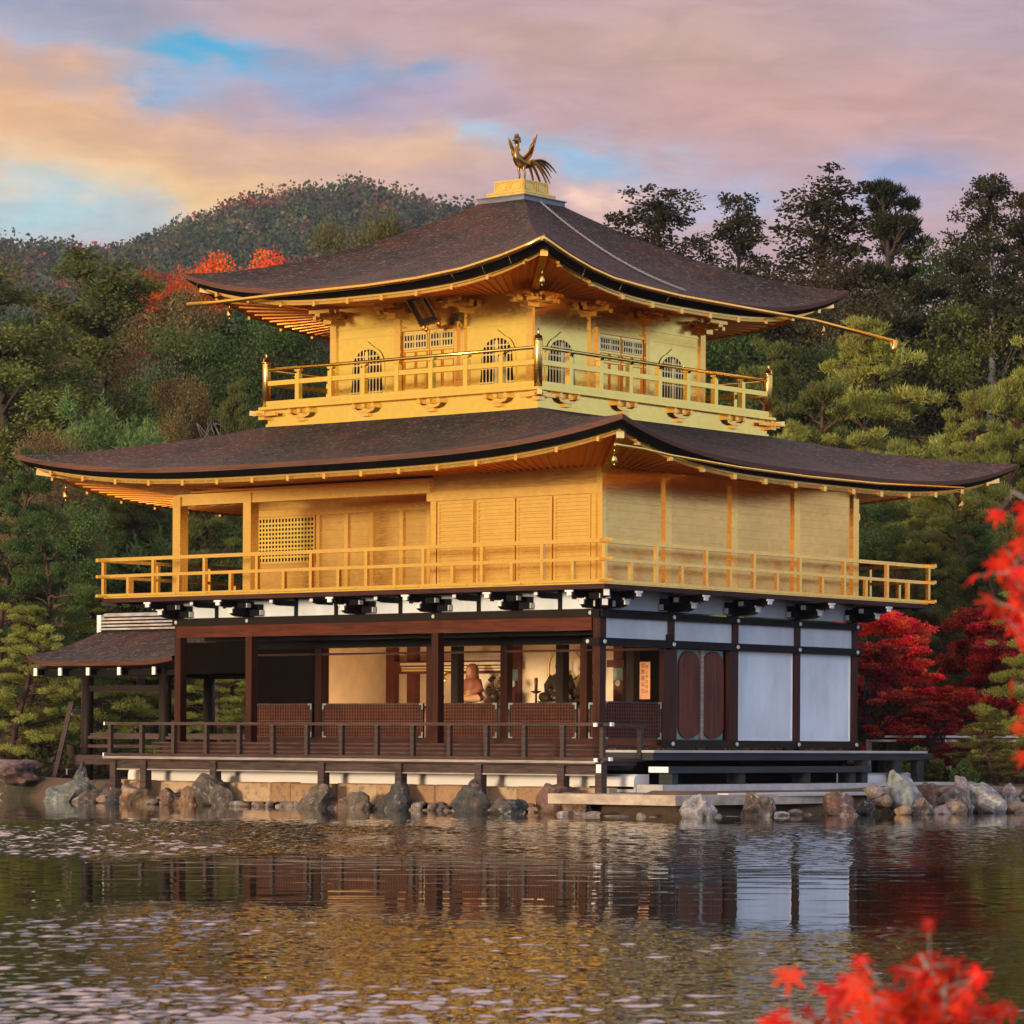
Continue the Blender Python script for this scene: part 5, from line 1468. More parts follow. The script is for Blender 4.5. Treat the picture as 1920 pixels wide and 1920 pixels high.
# pond: one sheet, with wind ripples modelled near the pavilion and the viewer
ua = axis(-19.5, 7.0, .025, -420, 420, 1.35)      # across
za = np.concatenate([axis(13.5, 29, .038, -160, 28.99, 1.35), axis(29.07, 72, .085, 29.07, 420, 1.35)])        # away from the near bank
U, Zz = np.meshgrid(ua.astype(np.float32), za.astype(np.float32))
rw = np.random.RandomState(8)
def waves(n, l0, l1, slope, spread):
    H = np.zeros(U.shape, np.float32)
    for k in range(n):
        lam = rw.uniform(l0, l1); th = rw.uniform(-spread, spread); kx, kz = math.sin(th) * 2 * math.pi / lam, math.cos(th) * 2 * math.pi / lam
        s = np.sin(U * np.float32(kx) + Zz * np.float32(kz) + np.float32(rw.uniform(0, 6.283)))
        H += (s + .35 * s * s) * np.float32(slope * lam / (2 * math.pi))
    return H
def chop(n, kx1, kz0, kz1, slope):
    H = np.zeros(U.shape, np.float32)
    for k in range(n):
        kx = rw.uniform(-kx1, kx1); kz = rw.uniform(kz0, kz1)
        s = np.sin(U * np.float32(kx) + Zz * np.float32(kz) + np.float32(rw.uniform(0, 6.283)))
        H += (s + .35 * s * s) * np.float32(slope / math.hypot(kx * .6, kz))
    return H
H_ = chop(52, 48, 15, 42, .0165) + waves(10, .5, 1.3, .005, 1.0)
H2 = chop(36, 30, 5, 15, .0125)
calm = np.zeros(U.shape, np.float32)
for k in range(14):
    lam = rw.uniform(.25, 1.2); th = rw.normal(0, .5)
    calm = calm + np.sin(U * math.sin(th) * 6.283 / lam + Zz * math.cos(th) * 6.283 / lam + rw.uniform(0, 6.28)) * .0016 * lam / 6.283
def ss(x, a, b):
    t = np.clip((x - a) / (b - a), 0, 1); return t * t * (3 - 2 * t)
wob = 1.6 * np.sin(U * .45 + .7) + 1.1 * np.sin(U * .93 + 2.1) + .6 * np.sin(U * 2.1 + Zz * .3)
near = 1 - ss(Zz + wob * .55, 22.5, 28.5)                       # gusty water close to the viewer
mid = ss(Zz + wob * .7, 37.0, 40.0) * (1 - ss(Zz + wob, 52, 61))    # a second cat's-paw further out
mid *= .25 + .75 * (1 - ss(U + 1.2 * np.sin(Zz * .7), -8.5, -4.5))
patchy = .75 + .35 * np.sin(U * .8 + Zz * .35) * np.sin(U * .37 - Zz * .52 + 1.0)
nearA = np.clip(near * patchy * (1 + 1.2 * (1 - ss(Zz, 14.5, 21)) * (1 - .6 * ss(U, -3.5, -.5))) * (1 - .35 * ss(U, -2.0, .3)), 0, 2.0); midA = np.clip(mid * 1.8, 0, 2.2); amp = np.maximum(nearA, midA)
dense_ = ss(U, -22, -19) * (1 - ss(U, 6.5, 8)) * ss(Zz, 12, 13.5) * (1 - ss(Zz, 71, 73))
HH = (H_ * nearA + H2 * midA + calm) * dense_
V = np.stack([CX + Zz * FWD.x + U * RGT.x, CY + Zz * FWD.y + U * RGT.y, WATER_Z + HH], -1).reshape(-1, 3)
ny_, nx_ = U.shape
idx = np.arange(ny_ * nx_).reshape(ny_, nx_)
Fq = np.stack([idx[:-1, :-1], idx[:-1, 1:], idx[1:, 1:], idx[1:, :-1]], -1).reshape(-1, 4)
me = np_mesh("water", V, Fq, M_water, True)
at = me.attributes.new("wind", 'FLOAT', 'POINT'); at.data.foreach_set('value', np.clip(amp * dense_, 0, 2).astype(np.float32).ravel())
o = bpy.data.objects.new("water", me); COL.objects.link(o); struct(o)

# ------------------------------------------------------------------ trees
def leaf_cloud(C, R, n, rs, size, up=.0, flat=1.0, tri=False, shell=.35, aspect=.55):
    """n leaves per clump; C (k,3) centres, R (k,3) radii -> vertices, faces"""
    k = len(C); N = k * n
    d = rs.normal(size=(N, 3)); d /= np.linalg.norm(d, axis=1, keepdims=True)
    r = rs.uniform(0, 1, N) ** shell
    pos = np.repeat(C, n, 0) + d * r[:, None] * np.repeat(R, n, 0)
    a = rs.normal(size=(N, 3)) * np.array([1, 1, flat]) + d * .8 + np.array([0, 0, up]); a /= np.linalg.norm(a, axis=1, keepdims=True)
    b = np.cross(a, rs.normal(size=(N, 3))); b /= np.maximum(np.linalg.norm(b, axis=1, keepdims=True), 1e-6)
    s = (rs.uniform(.6, 1.3, N) * size)[:, None]
    if tri:
        V = np.stack([pos - b * s * aspect * .5, pos + b * s * aspect * .5, pos + a * s], 1).reshape(-1, 3)
        F = np.arange(N * 3).reshape(N, 3)
    else:
        V = np.stack([pos, pos + b * s * aspect * .5 + a * s * .5, pos + a * s, pos - b * s * aspect * .5 + a * s * .5], 1).reshape(-1, 3)
        F = np.arange(N * 4).reshape(N, 4)
    return V, F
def wood(paths, n=6):
    """paths: list of (points, radii)"""
    m = MB()
    for P, R in paths: m.tube(P, R, n)
    return m
def wood_mesh(name, paths, mat, n=6):
    m = wood(paths, n)
    me = bpy.data.meshes.new(name); me.from_pydata(m.v, [], m.f); me.polygons.foreach_set('use_smooth', m.s); me.materials.append(mat); me.update()
    return me
def curve(a, b, rs, k=5, wig=.12, sag=0.0):
    a = np.array(a, float); b = np.array(b, float); L = np.linalg.norm(b - a); P = []
    off = rs.normal(size=(k + 1, 3)) * wig * L * .3; off[0] = 0; off[-1] = 0
    for i in range(k + 1):
        t = i / k; p = a * (1 - t) + b * t + off[i]; p[2] += sag * L * math.sin(math.pi * t); P.append(tuple(p))
    return P
class Proto: pass
def make_tree(kind, seed, mat_w, mat_l):
    """every prototype is 10 m tall with its foot at the origin; returns trunk mesh, limb mesh, crown mesh"""
    rs = np.random.RandomState(seed); T = Proto(); paths = []; limbs = []; Cs = []; Rs = []
    lean = rs.uniform(-.5, .5, 2)
    def trunk_at(h, wig=.25):
        t = h / 10
        return np.array([lean[0] * t + wig * math.sin(t * 5 + seed), lean[1] * t + wig * math.cos(t * 4 + seed * 2) - wig * math.cos(seed * 2), h])
    if kind == 'conifer':          # tall cypress-like crown with ragged edges
        paths.append(([tuple(trunk_at(h, .08)) for h in np.linspace(0, 9.8, 9)], list(np.linspace(.20, .03, 9))))
        for i in range(120):
            h = 9.9 - 8.4 * rs.uniform(0, 1) ** .8 ; env = 1.75 * (1 - (max(h - 3.6, 0) / 6.6) ** 2.2) * (.55 + .45 * min(1, (h - 1.8) / 2.5)) + .12
            a = rs.uniform(0, 6.283); r = env * rs.uniform(.35, 1.08)
            c = trunk_at(h, .08) + np.array([r * math.cos(a), r * math.sin(a), 0])
            limbs.append((curve(trunk_at(max(h - r * .5, 1), .08), c, rs, 3), [.045, .03, .02, .008]))
            Cs.append(c); q = rs.uniform(.22, .48); Rs.append((q * 1.25, q * 1.25, q * .75))
        lf = leaf_cloud(np.array(Cs), np.array(Rs), 330, rs, .085, up=-.1, shell=.5, aspect=.6)
    elif kind == 'open':           # airy crown seen against the sky
        paths.append(([tuple(trunk_at(h, .10)) for h in np.linspace(0, 9.6, 9)], list(np.linspace(.15, .025, 9))))
        for i in range(120):
            h = 3.6 + 6.3 * rs.uniform(0, 1) ** .85; env = 1.75 * (1 - (max(h - 4.4, 0) / 5.6) ** 1.55) + .06
            a = rs.uniform(0, 6.283); r = env * rs.uniform(.1, 1.0) ** .6
            c = trunk_at(h, .1) + np.array([r * math.cos(a), r * math.sin(a), 0])
            limbs.append((curve(trunk_at(max(h - r * .6 - .15, 2.5), .1), c, rs, 4, .14), [.026, .018, .013, .009, .005]))
            for _ in range(2):
                c2 = c + rs.normal(size=3) * np.array([.22, .22, .12]); limbs.append((curve(c, c2, rs, 2), [.008, .006, .003]))
                Cs.append(c2); q = rs.uniform(.10, .21); Rs.append((q * 1.25, q * 1.25, q * .7))
        for i in range(26):
            h = rs.uniform(1.2, 5.2); a = rs.uniform(0, 6.283); r = rs.uniform(.5, 1.7)
            Cs.append(trunk_at(h, .1) + np.array([r * math.cos(a), r * math.sin(a), 0])); q = rs.uniform(.3, .5); Rs.append((q * 1.3, q * 1.3, q * .8))
        lf = leaf_cloud(np.array(Cs), np.array(Rs), 66, rs, .070, shell=.5, aspect=.65)
    elif kind == 'broad':          # rounded evergreen broadleaf
        paths.append(([tuple(trunk_at(h, .2)) for h in np.linspace(0, 8.0, 7)], list(np.linspace(.26, .05, 7))))
        for i in range(84):
            h = rs.uniform(1.2, 9.4); env = 2.3 * math.sqrt(max(0.02, 1 - ((h - 5.2) / 4.9) ** 2))
            a = rs.uniform(0, 6.283); r = env * rs.uniform(.3, 1.0)
            c = trunk_at(min(h, 8), .2) * np.array([1, 1, 0]) + np.array([r * math.cos(a), r * math.sin(a), h])
            limbs.append((curve(trunk_at(max(min(h, 7.5) - r * .7, 1), .2), c, rs, 4, .14), [.06, .045, .03, .02, .008]))
            Cs.append(c); q = rs.uniform(.45, .95); Rs.append((q * 1.1, q * 1.1, q * .8))
        lf = leaf_cloud(np.array(Cs), np.array(Rs), 560, rs, .085, shell=.5, aspect=.7)
    elif kind in ('pine', 'tallpine'):  # red pine with cloud-like needle pads
        wig = .55 if kind == 'pine' else .3
        paths.append(([tuple(trunk_at(h, wig)) for h in np.linspace(0, 9.6, 12)], list(np.linspace(.22, .04, 12))))
        npad = 40 if kind == 'pine' else 34
        for i in range(npad):
            t = (i + rs.uniform(0, 1)) / npad
            h = (1.4 + 8.4 * t) if kind == 'pine' else (2.2 + 7.6 * t)
            a = i * 2.4 + rs.uniform(-.5, .5); reach = (2.5 * (1 - t) ** .7 + .25) * rs.uniform(.55, 1.0) if kind == 'pine' else (1.9 * (1 - t) ** .7 + .2) * rs.uniform(.5, 1.1)
            if t > .95: reach = .1
            base = trunk_at(h, wig); c = base + np.array([reach * math.cos(a), reach * math.sin(a), rs.uniform(-.15, .35)])
            lp = curve(base - np.array([0, 0, .35]), c - np.array([0, 0, .15]), rs, 5, .2, .05); limbs.append((lp, [.06, .05, .04, .03, .02, .01]))
            w = (.95 - .35 * t) * rs.uniform(.75, 1.2) * (1 if kind == 'pine' else .7)
            for _ in range(6):
                o_ = rs.normal(size=3) * np.array([w * .55, w * .55, .10]); Cs.append(c + o_); q = w * rs.uniform(.34, .58); Rs.append((q, q, q * .48))
                limbs.append((curve(lp[3], c + o_ * .8, rs, 2), [.022, .016, .006]))
        lf = leaf_cloud(np.array(Cs), np.array(Rs), 230, rs, .13, up=1.25, tri=True, aspect=.24, shell=.45)
    elif kind == 'shaggy':         # bushy pine with upright candles
        paths.append(([tuple(trunk_at(h, .2)) for h in np.linspace(0, 8.6, 8)], list(np.linspace(.22, .05, 8))))
        for i in range(120):
            h = rs.uniform(1.5, 9.3); env = 2.3 * math.sqrt(max(0.02, 1 - ((h - 4.6) / 5.0) ** 2))
            a = rs.uniform(0, 6.283); r = env * rs.uniform(.3, 1.0)
            c = np.array([r * math.cos(a), r * math.sin(a), h]); Cs.append(c); q = rs.uniform(.22, .4); Rs.append((q, q, q * 1.25))
            limbs.append((curve(trunk_at(max(min(h, 8) - r * .6, .8), .2), c, rs, 3), [.04, .03, .02, .008]))
        V1, F1 = leaf_cloud(np.array(Cs), np.array(Rs), 260, rs, .17, up=1.2, tri=True, aspect=.22, shell=.5)
        tips = np.array(Cs) + np.array([0, 0, .42]); V2, F2 = leaf_cloud(tips, np.tile([.06, .06, .28], (len(tips), 1)), 34, rs, .15, up=2.4, tri=True, aspect=.22)
        lf = (np.vstack([V1, V2]), np.vstack([F1, F2 + len(V1)]))
    elif kind == 'maple':          # spreading layered crown
        for q in range(3):
            a = q * 2.1 + seed; tip = np.array([1.6 * math.cos(a), 1.6 * math.sin(a), 6.4])
            paths.append((curve((.1 * math.cos(a), .1 * math.sin(a), 0), tip, rs, 7, .16), [.20, .17, .14, .11, .09, .07, .05, .03]))
        for i in range(70):
            h = rs.uniform(2.4, 9.6); env = 4.6 * math.sqrt(max(.03, 1 - ((h - 4.6) / 5.4) ** 2))
            a = rs.uniform(0, 6.283); r = env * rs.uniform(.15, 1.0) ** .7
            c = np.array([r * math.cos(a), r * math.sin(a), h]); Cs.append(c); w = rs.uniform(.55, 1.25); Rs.append((w, w, w * .28))
            P = paths[i % 3][0]; limbs.append((curve(P[min(7, 2 + int(h / 2.2))], c, rs, 4, .14, .08), [.06, .045, .03, .02, .006]))
        lf = leaf_cloud(np.array(Cs), np.array(Rs), 620, rs, .19, flat=.35, shell=.55, aspect=.75)
    elif kind == 'bare':
        def grow(p, d, L, r, lev):
            q = p + d * L; paths_ = (curve(p, q, rs, 3, .12), [r, r * .85, r * .72, r * .6]); (paths if lev == 0 else limbs).append(paths_)
            if lev >= 4: return
            for _ in range(3 if lev < 3 else 2):
                nd = d + rs.normal(size=3) * .48 + np.array([0, 0, .12]); nd /= np.linalg.norm(nd); grow(q, nd, L * rs.uniform(.55, .75), r * .58, lev + 1)
        grow(np.zeros(3), np.array([0, 0, 1.0]), 3.9, .15, 0)
        Cs = [np.array(l[0][-1]) for l in limbs[-60::5]]
        paths = paths + limbs; limbs = []
        lf = leaf_cloud(np.array(Cs), np.tile([.3, .3, .2], (len(Cs), 1)), 26, rs, .12)
    elif kind == 'shrub':
        for i in range(26):
            h = rs.uniform(.8, 9.4); env = 6.4 * math.sqrt(max(.03, 1 - (h / 10.2) ** 2)); a = rs.uniform(0, 6.283); r = env * rs.uniform(0, 1) ** .6
            c = np.array([r * math.cos(a), r * math.sin(a), h * .9]); Cs.append(c); q = rs.uniform(1.2, 2.4); Rs.append((q, q, q * .8)); paths.append((curve((0, 0, 0), c, rs, 3), [.25, .2, .12, .05]))
        lf = leaf_cloud(np.array(Cs), np.array(Rs), 190, rs, .95, up=.5, shell=.5)
    T.trunk = wood_mesh("trunk", paths, mat_w, 8)
    T.limbs = wood_mesh("branches", limbs, mat_w, 5) if limbs else None
    T.crown = np_mesh("crown", lf[0], lf[1], mat_l)
    T.kind = kind
    return T
PR = {
    'conifer': [make_tree('conifer', s, M_bark, M_leaf) for s in (1, 2, 3)],
    'open': [make_tree('open', s, M_bark, M_leaf) for s in (4, 5, 6, 24)],
    'broad': [make_tree('broad', s, M_bark, M_leaf) for s in (7, 8, 9, 10)],
    'pine': [make_tree('pine', s, M_barkred, M_leaf) for s in (11, 12, 13, 14, 15)],
    'tallpine': [make_tree('tallpine', s, M_bark, M_leaf) for s in (16, 17)],
    'shaggy': [make_tree('shaggy', 18, M_bark, M_leaf)],
    'maple': [make_tree('maple', s, M_bark, M_maple) for s in (19, 20, 21)],
    'bare': [make_tree('bare', s, simple("grey_brown_bark", (0.15, 0.125, 0.105), 0.9, 0.3), M_leaf) for s in (22, 25)],
    'shrub': [make_tree('shrub', 23, M_bark, M_leaf)],
    'opentall': [make_tree('open', 26, M_bark, M_leaf)],
}
PR['orange'] = PR['broad']
PR['opentall'][0].trunk.materials[0] = M_barkgrey
TN = {'conifer': ("cypress_tree", "cypress"), 'open': ("evergreen_tree", "tree"), 'broad': ("broadleaf_tree", "tree"), 'pine': ("pine_tree", "pine tree"), 'tallpine': ("pine_tree", "pine tree"), 'shaggy': ("pine_tree", "pine tree"), 'maple': ("maple_tree", "maple tree"), 'bare': ("bare_tree", "tree"), 'shrub': ("shrub", "shrub"), 'orange': ("maple_tree", "maple tree"), 'opentall': ("evergreen_tree", "tree")}
_k = [0]
def tree(kind, x, y, h, w, col, label, group=None, v=None, z=None, tcol=None):
    """h: height in metres, w: width factor (1 = natural for that height)"""
    _k[0] += 1; k = _k[0]; L = PR[kind]; T = L[(v if v is not None else k * 7) % len(L)]
    z = float(ground_z(np.array(x), np.array(y))) if z is None else z
    nm, cat = TN[kind]
    t = thing(nm, label, cat, (x, y, z - .08), group)
    s = h / 10.0; t.scale = (s * w, s * w, s); t.rotation_euler = (0, 0, (k * 1.7) % 6.28)
    for me, n in ((T.trunk, "trunk"), (T.limbs, "branches"), (T.crown, "crown")):
        if me is None: continue
        o = bpy.data.objects.new(n, me); COL.objects.link(o); o.parent = t
        kk = .78 + .5 * ((k * 0.618) % 1.0); o.color = (*(q * kk for q in col), 1) if n == "crown" else (1, 1, 1, 1)
    return t
DG, OG, YG, BR, GG, PG, RD, OR, BG = (.062, .100, .026), (.125, .140, .032), (.26, .27, .055), (.150, .100, .042), (.115, .140, .075), (.130, .200, .058), (.66, .034, .026), (.58, .095, .016), (.060, .108, .054)
LEFT = "trees on the slope left of the pavilion"; RIGHT = "trees on the slope right of the pavilion"
for a in [
    ('conifer', -45.3, 24.1, 14.1, 1.35, OG, "tall brownish cypress at the left edge of the picture", LEFT, 0),
    ('conifer', -51.0, 32.4, 15.2, 1.5, OG, "tallest olive cypress on the left slope, second from the left edge", LEFT, 1),
    ('conifer', -47.5, 27.0, 12.6, 1.5, DG, "dark cypress between the two tall olive ones on the left", LEFT, 2),
    ('broad', -44.0, 30.1, 13.9, .72, BR, "round olive brown broadleaf tree under the left tip of the top roof", LEFT, 0),
    ('broad', -49.5, 36.5, 13.6, .85, DG, "dark round tree below the orange maples left of the top roof", LEFT, 2),
    ('broad', -46.0, 35.5, 12.9, .9, OG, "olive tree under the left eave of the top roof", LEFT, 3),
    ('broad', -41.6, 27.6, 12.4, .85, DG, "dark round tree left of the orange brown broadleaf", LEFT, 1),
    ('broad', -37.8, 24.7, 10.6, .55, (.12, .085, .030), "orange brown broadleaf tree on the left slope", LEFT, 2),
    ('bare', -35.2, 24.2, 10.2, .62, (.09, .07, .03), "leafless pale branched tree left of the balcony corner", LEFT, 0),
    ('pine', -31.7, 20.6, 10.4, .5, OG, "small pale trunked pine left of the third storey balcony", LEFT, 0),
    ('shaggy', -31.0, 14.9, 10.2, 1.15, PG, "bushy light green pine with upright candles on the left", LEFT, 0),
    ('broad', -42.5, 27.5, 11.0, .55, GG, "grey green hazy tree behind the bushy candle pine", LEFT, 3),
    ('broad', -37.8, 29.7, 12.6, .9, DG, "dark broadleaf tree just left of the third storey wall", LEFT, 1),
    ('conifer', -43.0, 33.3, 13.6, 1.5, BG, "blue green cypress left of the top storey under the eave", LEFT, 2),
    ('broad', -33.2, 23.2, 9.8, .55, DG, "low dark tree behind the left end of the third storey balcony", LEFT, 2),
    ('broad', -29.4, 11.1, 9.0, .70, BR, "reddish olive tree at the left edge above the lower roof", LEFT, 3),
    ('pine', -28.2, 9.4, 8.2, .7, DG, "dark pine at the left edge level with the lower roof tip", LEFT, 1),
    ('pine', -28.9, 15.2, 8.0, .9, OG, "olive pine seen below the left tip of the lower roof", LEFT, 2),
    ('broad', -27.0, 10.4, 7.4, .8, DG, "dark green tree left of the second storey balcony", LEFT, 0),
    ('broad', -31.2, 16.0, 8.4, .7, BG, "blue green tree behind the candle pine", LEFT, 1),
    ('pine', -24.7, 7.1, 6.4, .85, DG, "dark green pine behind the left niwaki pine", LEFT, 3),
    ('pine', -26.1, 14.7, 7.4, .8, OG, "olive pine seen between the two gold posts of the porch", LEFT, 4),
    ('pine', -23.7, 8.6, 5.0, 1.35, YG, "yellow green cloud pruned pine left of the fishing pavilion", "cloud pruned pines", 0),
    ('pine', -23.4, 5.4, 4.3, 1.2, YG, "yellow green cloud pruned pine at the left edge of the shore", "cloud pruned pines", 2),
    ('pine', -22.0, 11.0, 3.6, 1.5, YG, "low pine seen through the fishing pavilion", "cloud pruned pines", 1),
    ('pine', -22.5, 12.6, 2.8, 1.5, YG, "low light green pine seen through the left porch bay", "cloud pruned pines", 3),
    ('orange', -53.9, 43.9, 16.0, .72, OR, "orange maple showing above the left slope of the top roof", None, 0),
    ('orange', -55.6, 42.6, 15.0, .60, (.52, .085, .016), "lower orange maple left of the one above the roof slope", None, 1),
    ('broad', -47.2, 42.7, 17.0, .62, (.085, .080, .026), "tall green tree above the top roof in front of the mountain", None, 2),
    ('broad', -47.9, 39.8, 15.0, .35, (.11, .08, .03), "brownish tree top just above the left slope of the top roof", None, 0),
    # right side
    ('open', -34.2, 44.9, 17.2, 1.45, (.035, .035, .014), "leftmost tall dark tree against the sky right of the top roof", RIGHT, 0),
    ('open', -29.5, 45.9, 17.3, 1.55, (.033, .032, .013), "tallest airy dark tree against the sky on the right", RIGHT, 1),
    ('open', -34.5, 49.6, 17.0, 1.0, (.04, .036, .014), "narrow dark tree just left of the tallest one on the right", RIGHT, 2),
    ('tallpine', -26.1, 45.9, 17.2, .95, (.04, .045, .018), "dark pine with a leaning crown right of the tallest tree", RIGHT, 0),
    ('opentall', -19.7, 43.2, 16.9, 1.0, (.035, .035, .014), "slender tree with a bare pale trunk near the right edge", RIGHT, 0),
    ('open', -20.8, 47.4, 16.6, 1.0, (.045, .038, .016), "dark tree cut by the right edge behind the slender tree", RIGHT, 3),
    ('broad', -30.1, 41.7, 14.8, .95, DG, "dark tree right of the top roof below the leftmost tall tree", RIGHT, 0),
    ('broad', -25.5, 42.6, 14.8, .95, (.055, .040, .020), "reddish dark tree below the tallest tree on the right", RIGHT, 1),
    ('broad', -24.5, 47.2, 15.4, .9, DG, "dark tree behind the leaning crowned pine", RIGHT, 2),
    ('broad', -26.0, 39.7, 13.8, .95, DG, "dark green tree beside the right eave of the top roof", RIGHT, 3),
    ('broad', -19.2, 43.6, 14.4, .9, OG, "olive tree behind the pale trunk near the right edge", RIGHT, 0),
    ('broad', -22.5, 41.2, 13.8, .95, (.05, .045, .02), "brown green tree above the large cloud pine on the right", RIGHT, 1),
    ('broad', -33.6, 42.9, 13.8, .75, DG, "dark low tree touching the right slope of the top roof", RIGHT, 2),
    ('broad', -20.6, 37.6, 11.6, .9, DG, "dark tree left of the pale trunk on the right slope", RIGHT, 3),
    ('pine', -17.1, 34.0, 12.5, .95, YG, "large yellow green cloud pine right of the top roof tip", RIGHT, 0),
    ('pine', -22.3, 33.8, 11.2, .75, OG, "olive pine just right of the third storey wall", RIGHT, 1),
    ('pine', -16.7, 30.5, 10.4, .8, OG, "olive pine below the large cloud pine", RIGHT, 2),
    ('pine', -11.0, 31.0, 11.2, .8, YG, "yellow green pine at the right edge beside the pale trunk", RIGHT, 3),
    ('pine', -11.1, 28.4, 10.0, .75, YG, "light green pine below the one at the right edge", RIGHT, 4),
    ('pine', -16.5, 28.2, 9.2, .9, YG, "light green pine above the right slope of the lower roof", RIGHT, 0),
    ('pine', -13.4, 28.0, 8.8, 1.0, YG, "broad bright pine right of the third storey balcony end", RIGHT, 1),
    ('pine', -9.0, 26.3, 8.4, .95, YG, "bright pine above the right tip of the lower roof", RIGHT, 2),
    ('pine', -11.0, 26.0, 7.6, 1.0, DG, "dark pine right of the second storey wall", RIGHT, 3),
    ('pine', -6.7, 24.2, 6.6, .95, DG, "dark pine at the right edge below the lower roof tip", RIGHT, 4),
    ('broad', -11.0, 24.7, 6.9, .75, DG, "dark tree behind the right end of the second storey balcony", RIGHT, 0),
    ('pine', -8.5, 24.1, 6.2, 1.0, OG, "olive pine right of the balcony corner above the red maples", RIGHT, 1),
    ('broad', -9.9, 24.4, 5.4, .9, BR, "brownish tree directly behind the red maples", RIGHT, 2),
    ('maple', -6.9, 18.8, 4.4, 1.05, (.75, .045, .034), "large crimson maple right of the white wall panels", "crimson maples", 0),
    ('maple', -5.7, 17.0, 3.5, .95, (.36, .022, .018), "bright crimson maple beside the right corner post", "crimson maples", 1),
    ('maple', -2.9, 15.8, 2.0, .95, (.34, .022, .022), "small crimson maple with a forked pale trunk by the path", "crimson maples", 2),
    ('maple', -8.3, 17.4, 3.6, .9, (.55, .028, .022), "crimson maple half hidden behind the right corner post", "crimson maples", 0),
    ('maple', -3.6, 20.2, 4.4, .9, (.50, .028, .022), "crimson maple nearest the right edge of the picture", "crimson maples", 2),
    ('maple', -5.4, 21.8, 4.5, .75, (.24, .016, .014), "dark crimson maple behind the others at the right", "crimson maples", 1),
    ('pine', .9, 13.4, 4.4, 1.3, YG, "yellow green pine with tiered pads at the right edge near the shore", "shore pines", 2),
    ('pine', 1.6, 11.2, 1.75, 1.7, (.12, .11, .024), "low yellowish pine by the gravel path on the right", "shore pines", 0),
    ('pine', 2.9, 12.6, 2.6, 1.4, YG, "spreading low pine at the right edge above the path", "shore pines", 4),
    ('shrub', 1.9, 9.9, .62, .9, DG, "small dark shrub at the end of the landing", None, 0),
    ('shrub', -20.6, 2.9, .7, 1.1, (.10, .06, .022), "rust tinted low shrub on the left shore", None, 0),
    ('shrub', -1.2, 12.4, .9, 1.1, OG, "green shrub behind the landing at the right", None, 0),
    ('orange', -56.9, 41.7, 14.5, .5, (.46, .075, .016), "smallest orange maple by the left tip of the top roof", None, 3),
    ('orange', -52.3, 44.4, 14.9, .55, (.50, .080, .016), "orange maple mostly hidden behind the left roof slope", None, 2),
]: tree(*a)
# the wooded slope behind: many more trees, too alike to tell apart
rs = np.random.RandomState(77)
FILL = [DG, OG, BG, (.085, .085, .03), BR, (.11, .075, .032), (.13, .13, .04)]
cnt = 0
for i in range(900):
    Zd = rs.uniform(112, 168); u = rs.uniform(-40, 34)
    px = 1477 + u / Zd * 6369
    if px < -420 or px > 2900 or cnt > 215: continue
    if 640 < px < 1180 and Zd > 118: continue
    x = CX + Zd * FWD.x + u * RGT.x; y = CY + Zd * FWD.y + u * RGT.y
    gz_ = float(ground_z(np.array(x), np.array(y)))
    cap = (1395 - (540 if px < 640 else 470)) / 6369 * Zd + 1.42 - gz_
    h = min(rs.uniform(8, 13), cap)
    if h < 4: continue
    left = px < 800
    tree('broad' if rs.rand() < .6 else 'conifer', x, y, h, .62 if rs.rand() < .5 else .8, FILL[rs.randint(len(FILL))],
         "one of the dim trees filling the wooded slope " + ("left" if left else "right") + " of the pavilion", "dim trees filling the slope " + ("left" if left else "right") + " of the pavilion")
    cnt += 1
# low fill in front of the slope, behind the pavilion
for i in range(110):
    Zd = rs.uniform(94, 110); u = rs.uniform(-30, 22); px = 1477 + u / Zd * 6369
    if not (-420 < px < 2900) or 600 < px < 1500: continue
    x = CX + Zd * FWD.x + u * RGT.x; y = CY + Zd * FWD.y + u * RGT.y
    left = px < 800
    tree('broad', x, y, rs.uniform(4.0, 7.5), 1.0, FILL[rs.randint(4)], "one of the low dark trees at the foot of the slope " + ("left" if left else "right"), "low dark trees at the foot of the slope " + ("left" if left else "right"))

# undergrowth
N = 26000; Zd = rs.uniform(80, 130, N); u = rs.uniform(-30, 12, N)
x = CX + Zd * FWD.x + u * RGT.x; y = CY + Zd * FWD.y + u * RGT.y
ok = (seg_dist(x, y, np.array(SHORE)) > .8) & ~((x > -13) & (x < 3.4) & (y < 10)) & ~((x > 1.0) & (y < 16) & (y > 8)) & ~((x < -12) & (x > -20) & (y < 8) & (y > 2.5))
Cc = np.stack([x, y, ground_z(x, y) + .08], -1)[ok]
V, F = leaf_cloud(Cc, np.tile([.25, .25, .16], (len(Cc), 1)), 4, rs, .22, up=1.0)
o = bpy.data.objects.new("undergrowth", np_mesh("undergrowth", V, F, M_leaf)); COL.objects.link(o); o['kind'] = 'stuff'; o.color = (.055, .05, .02, 1)

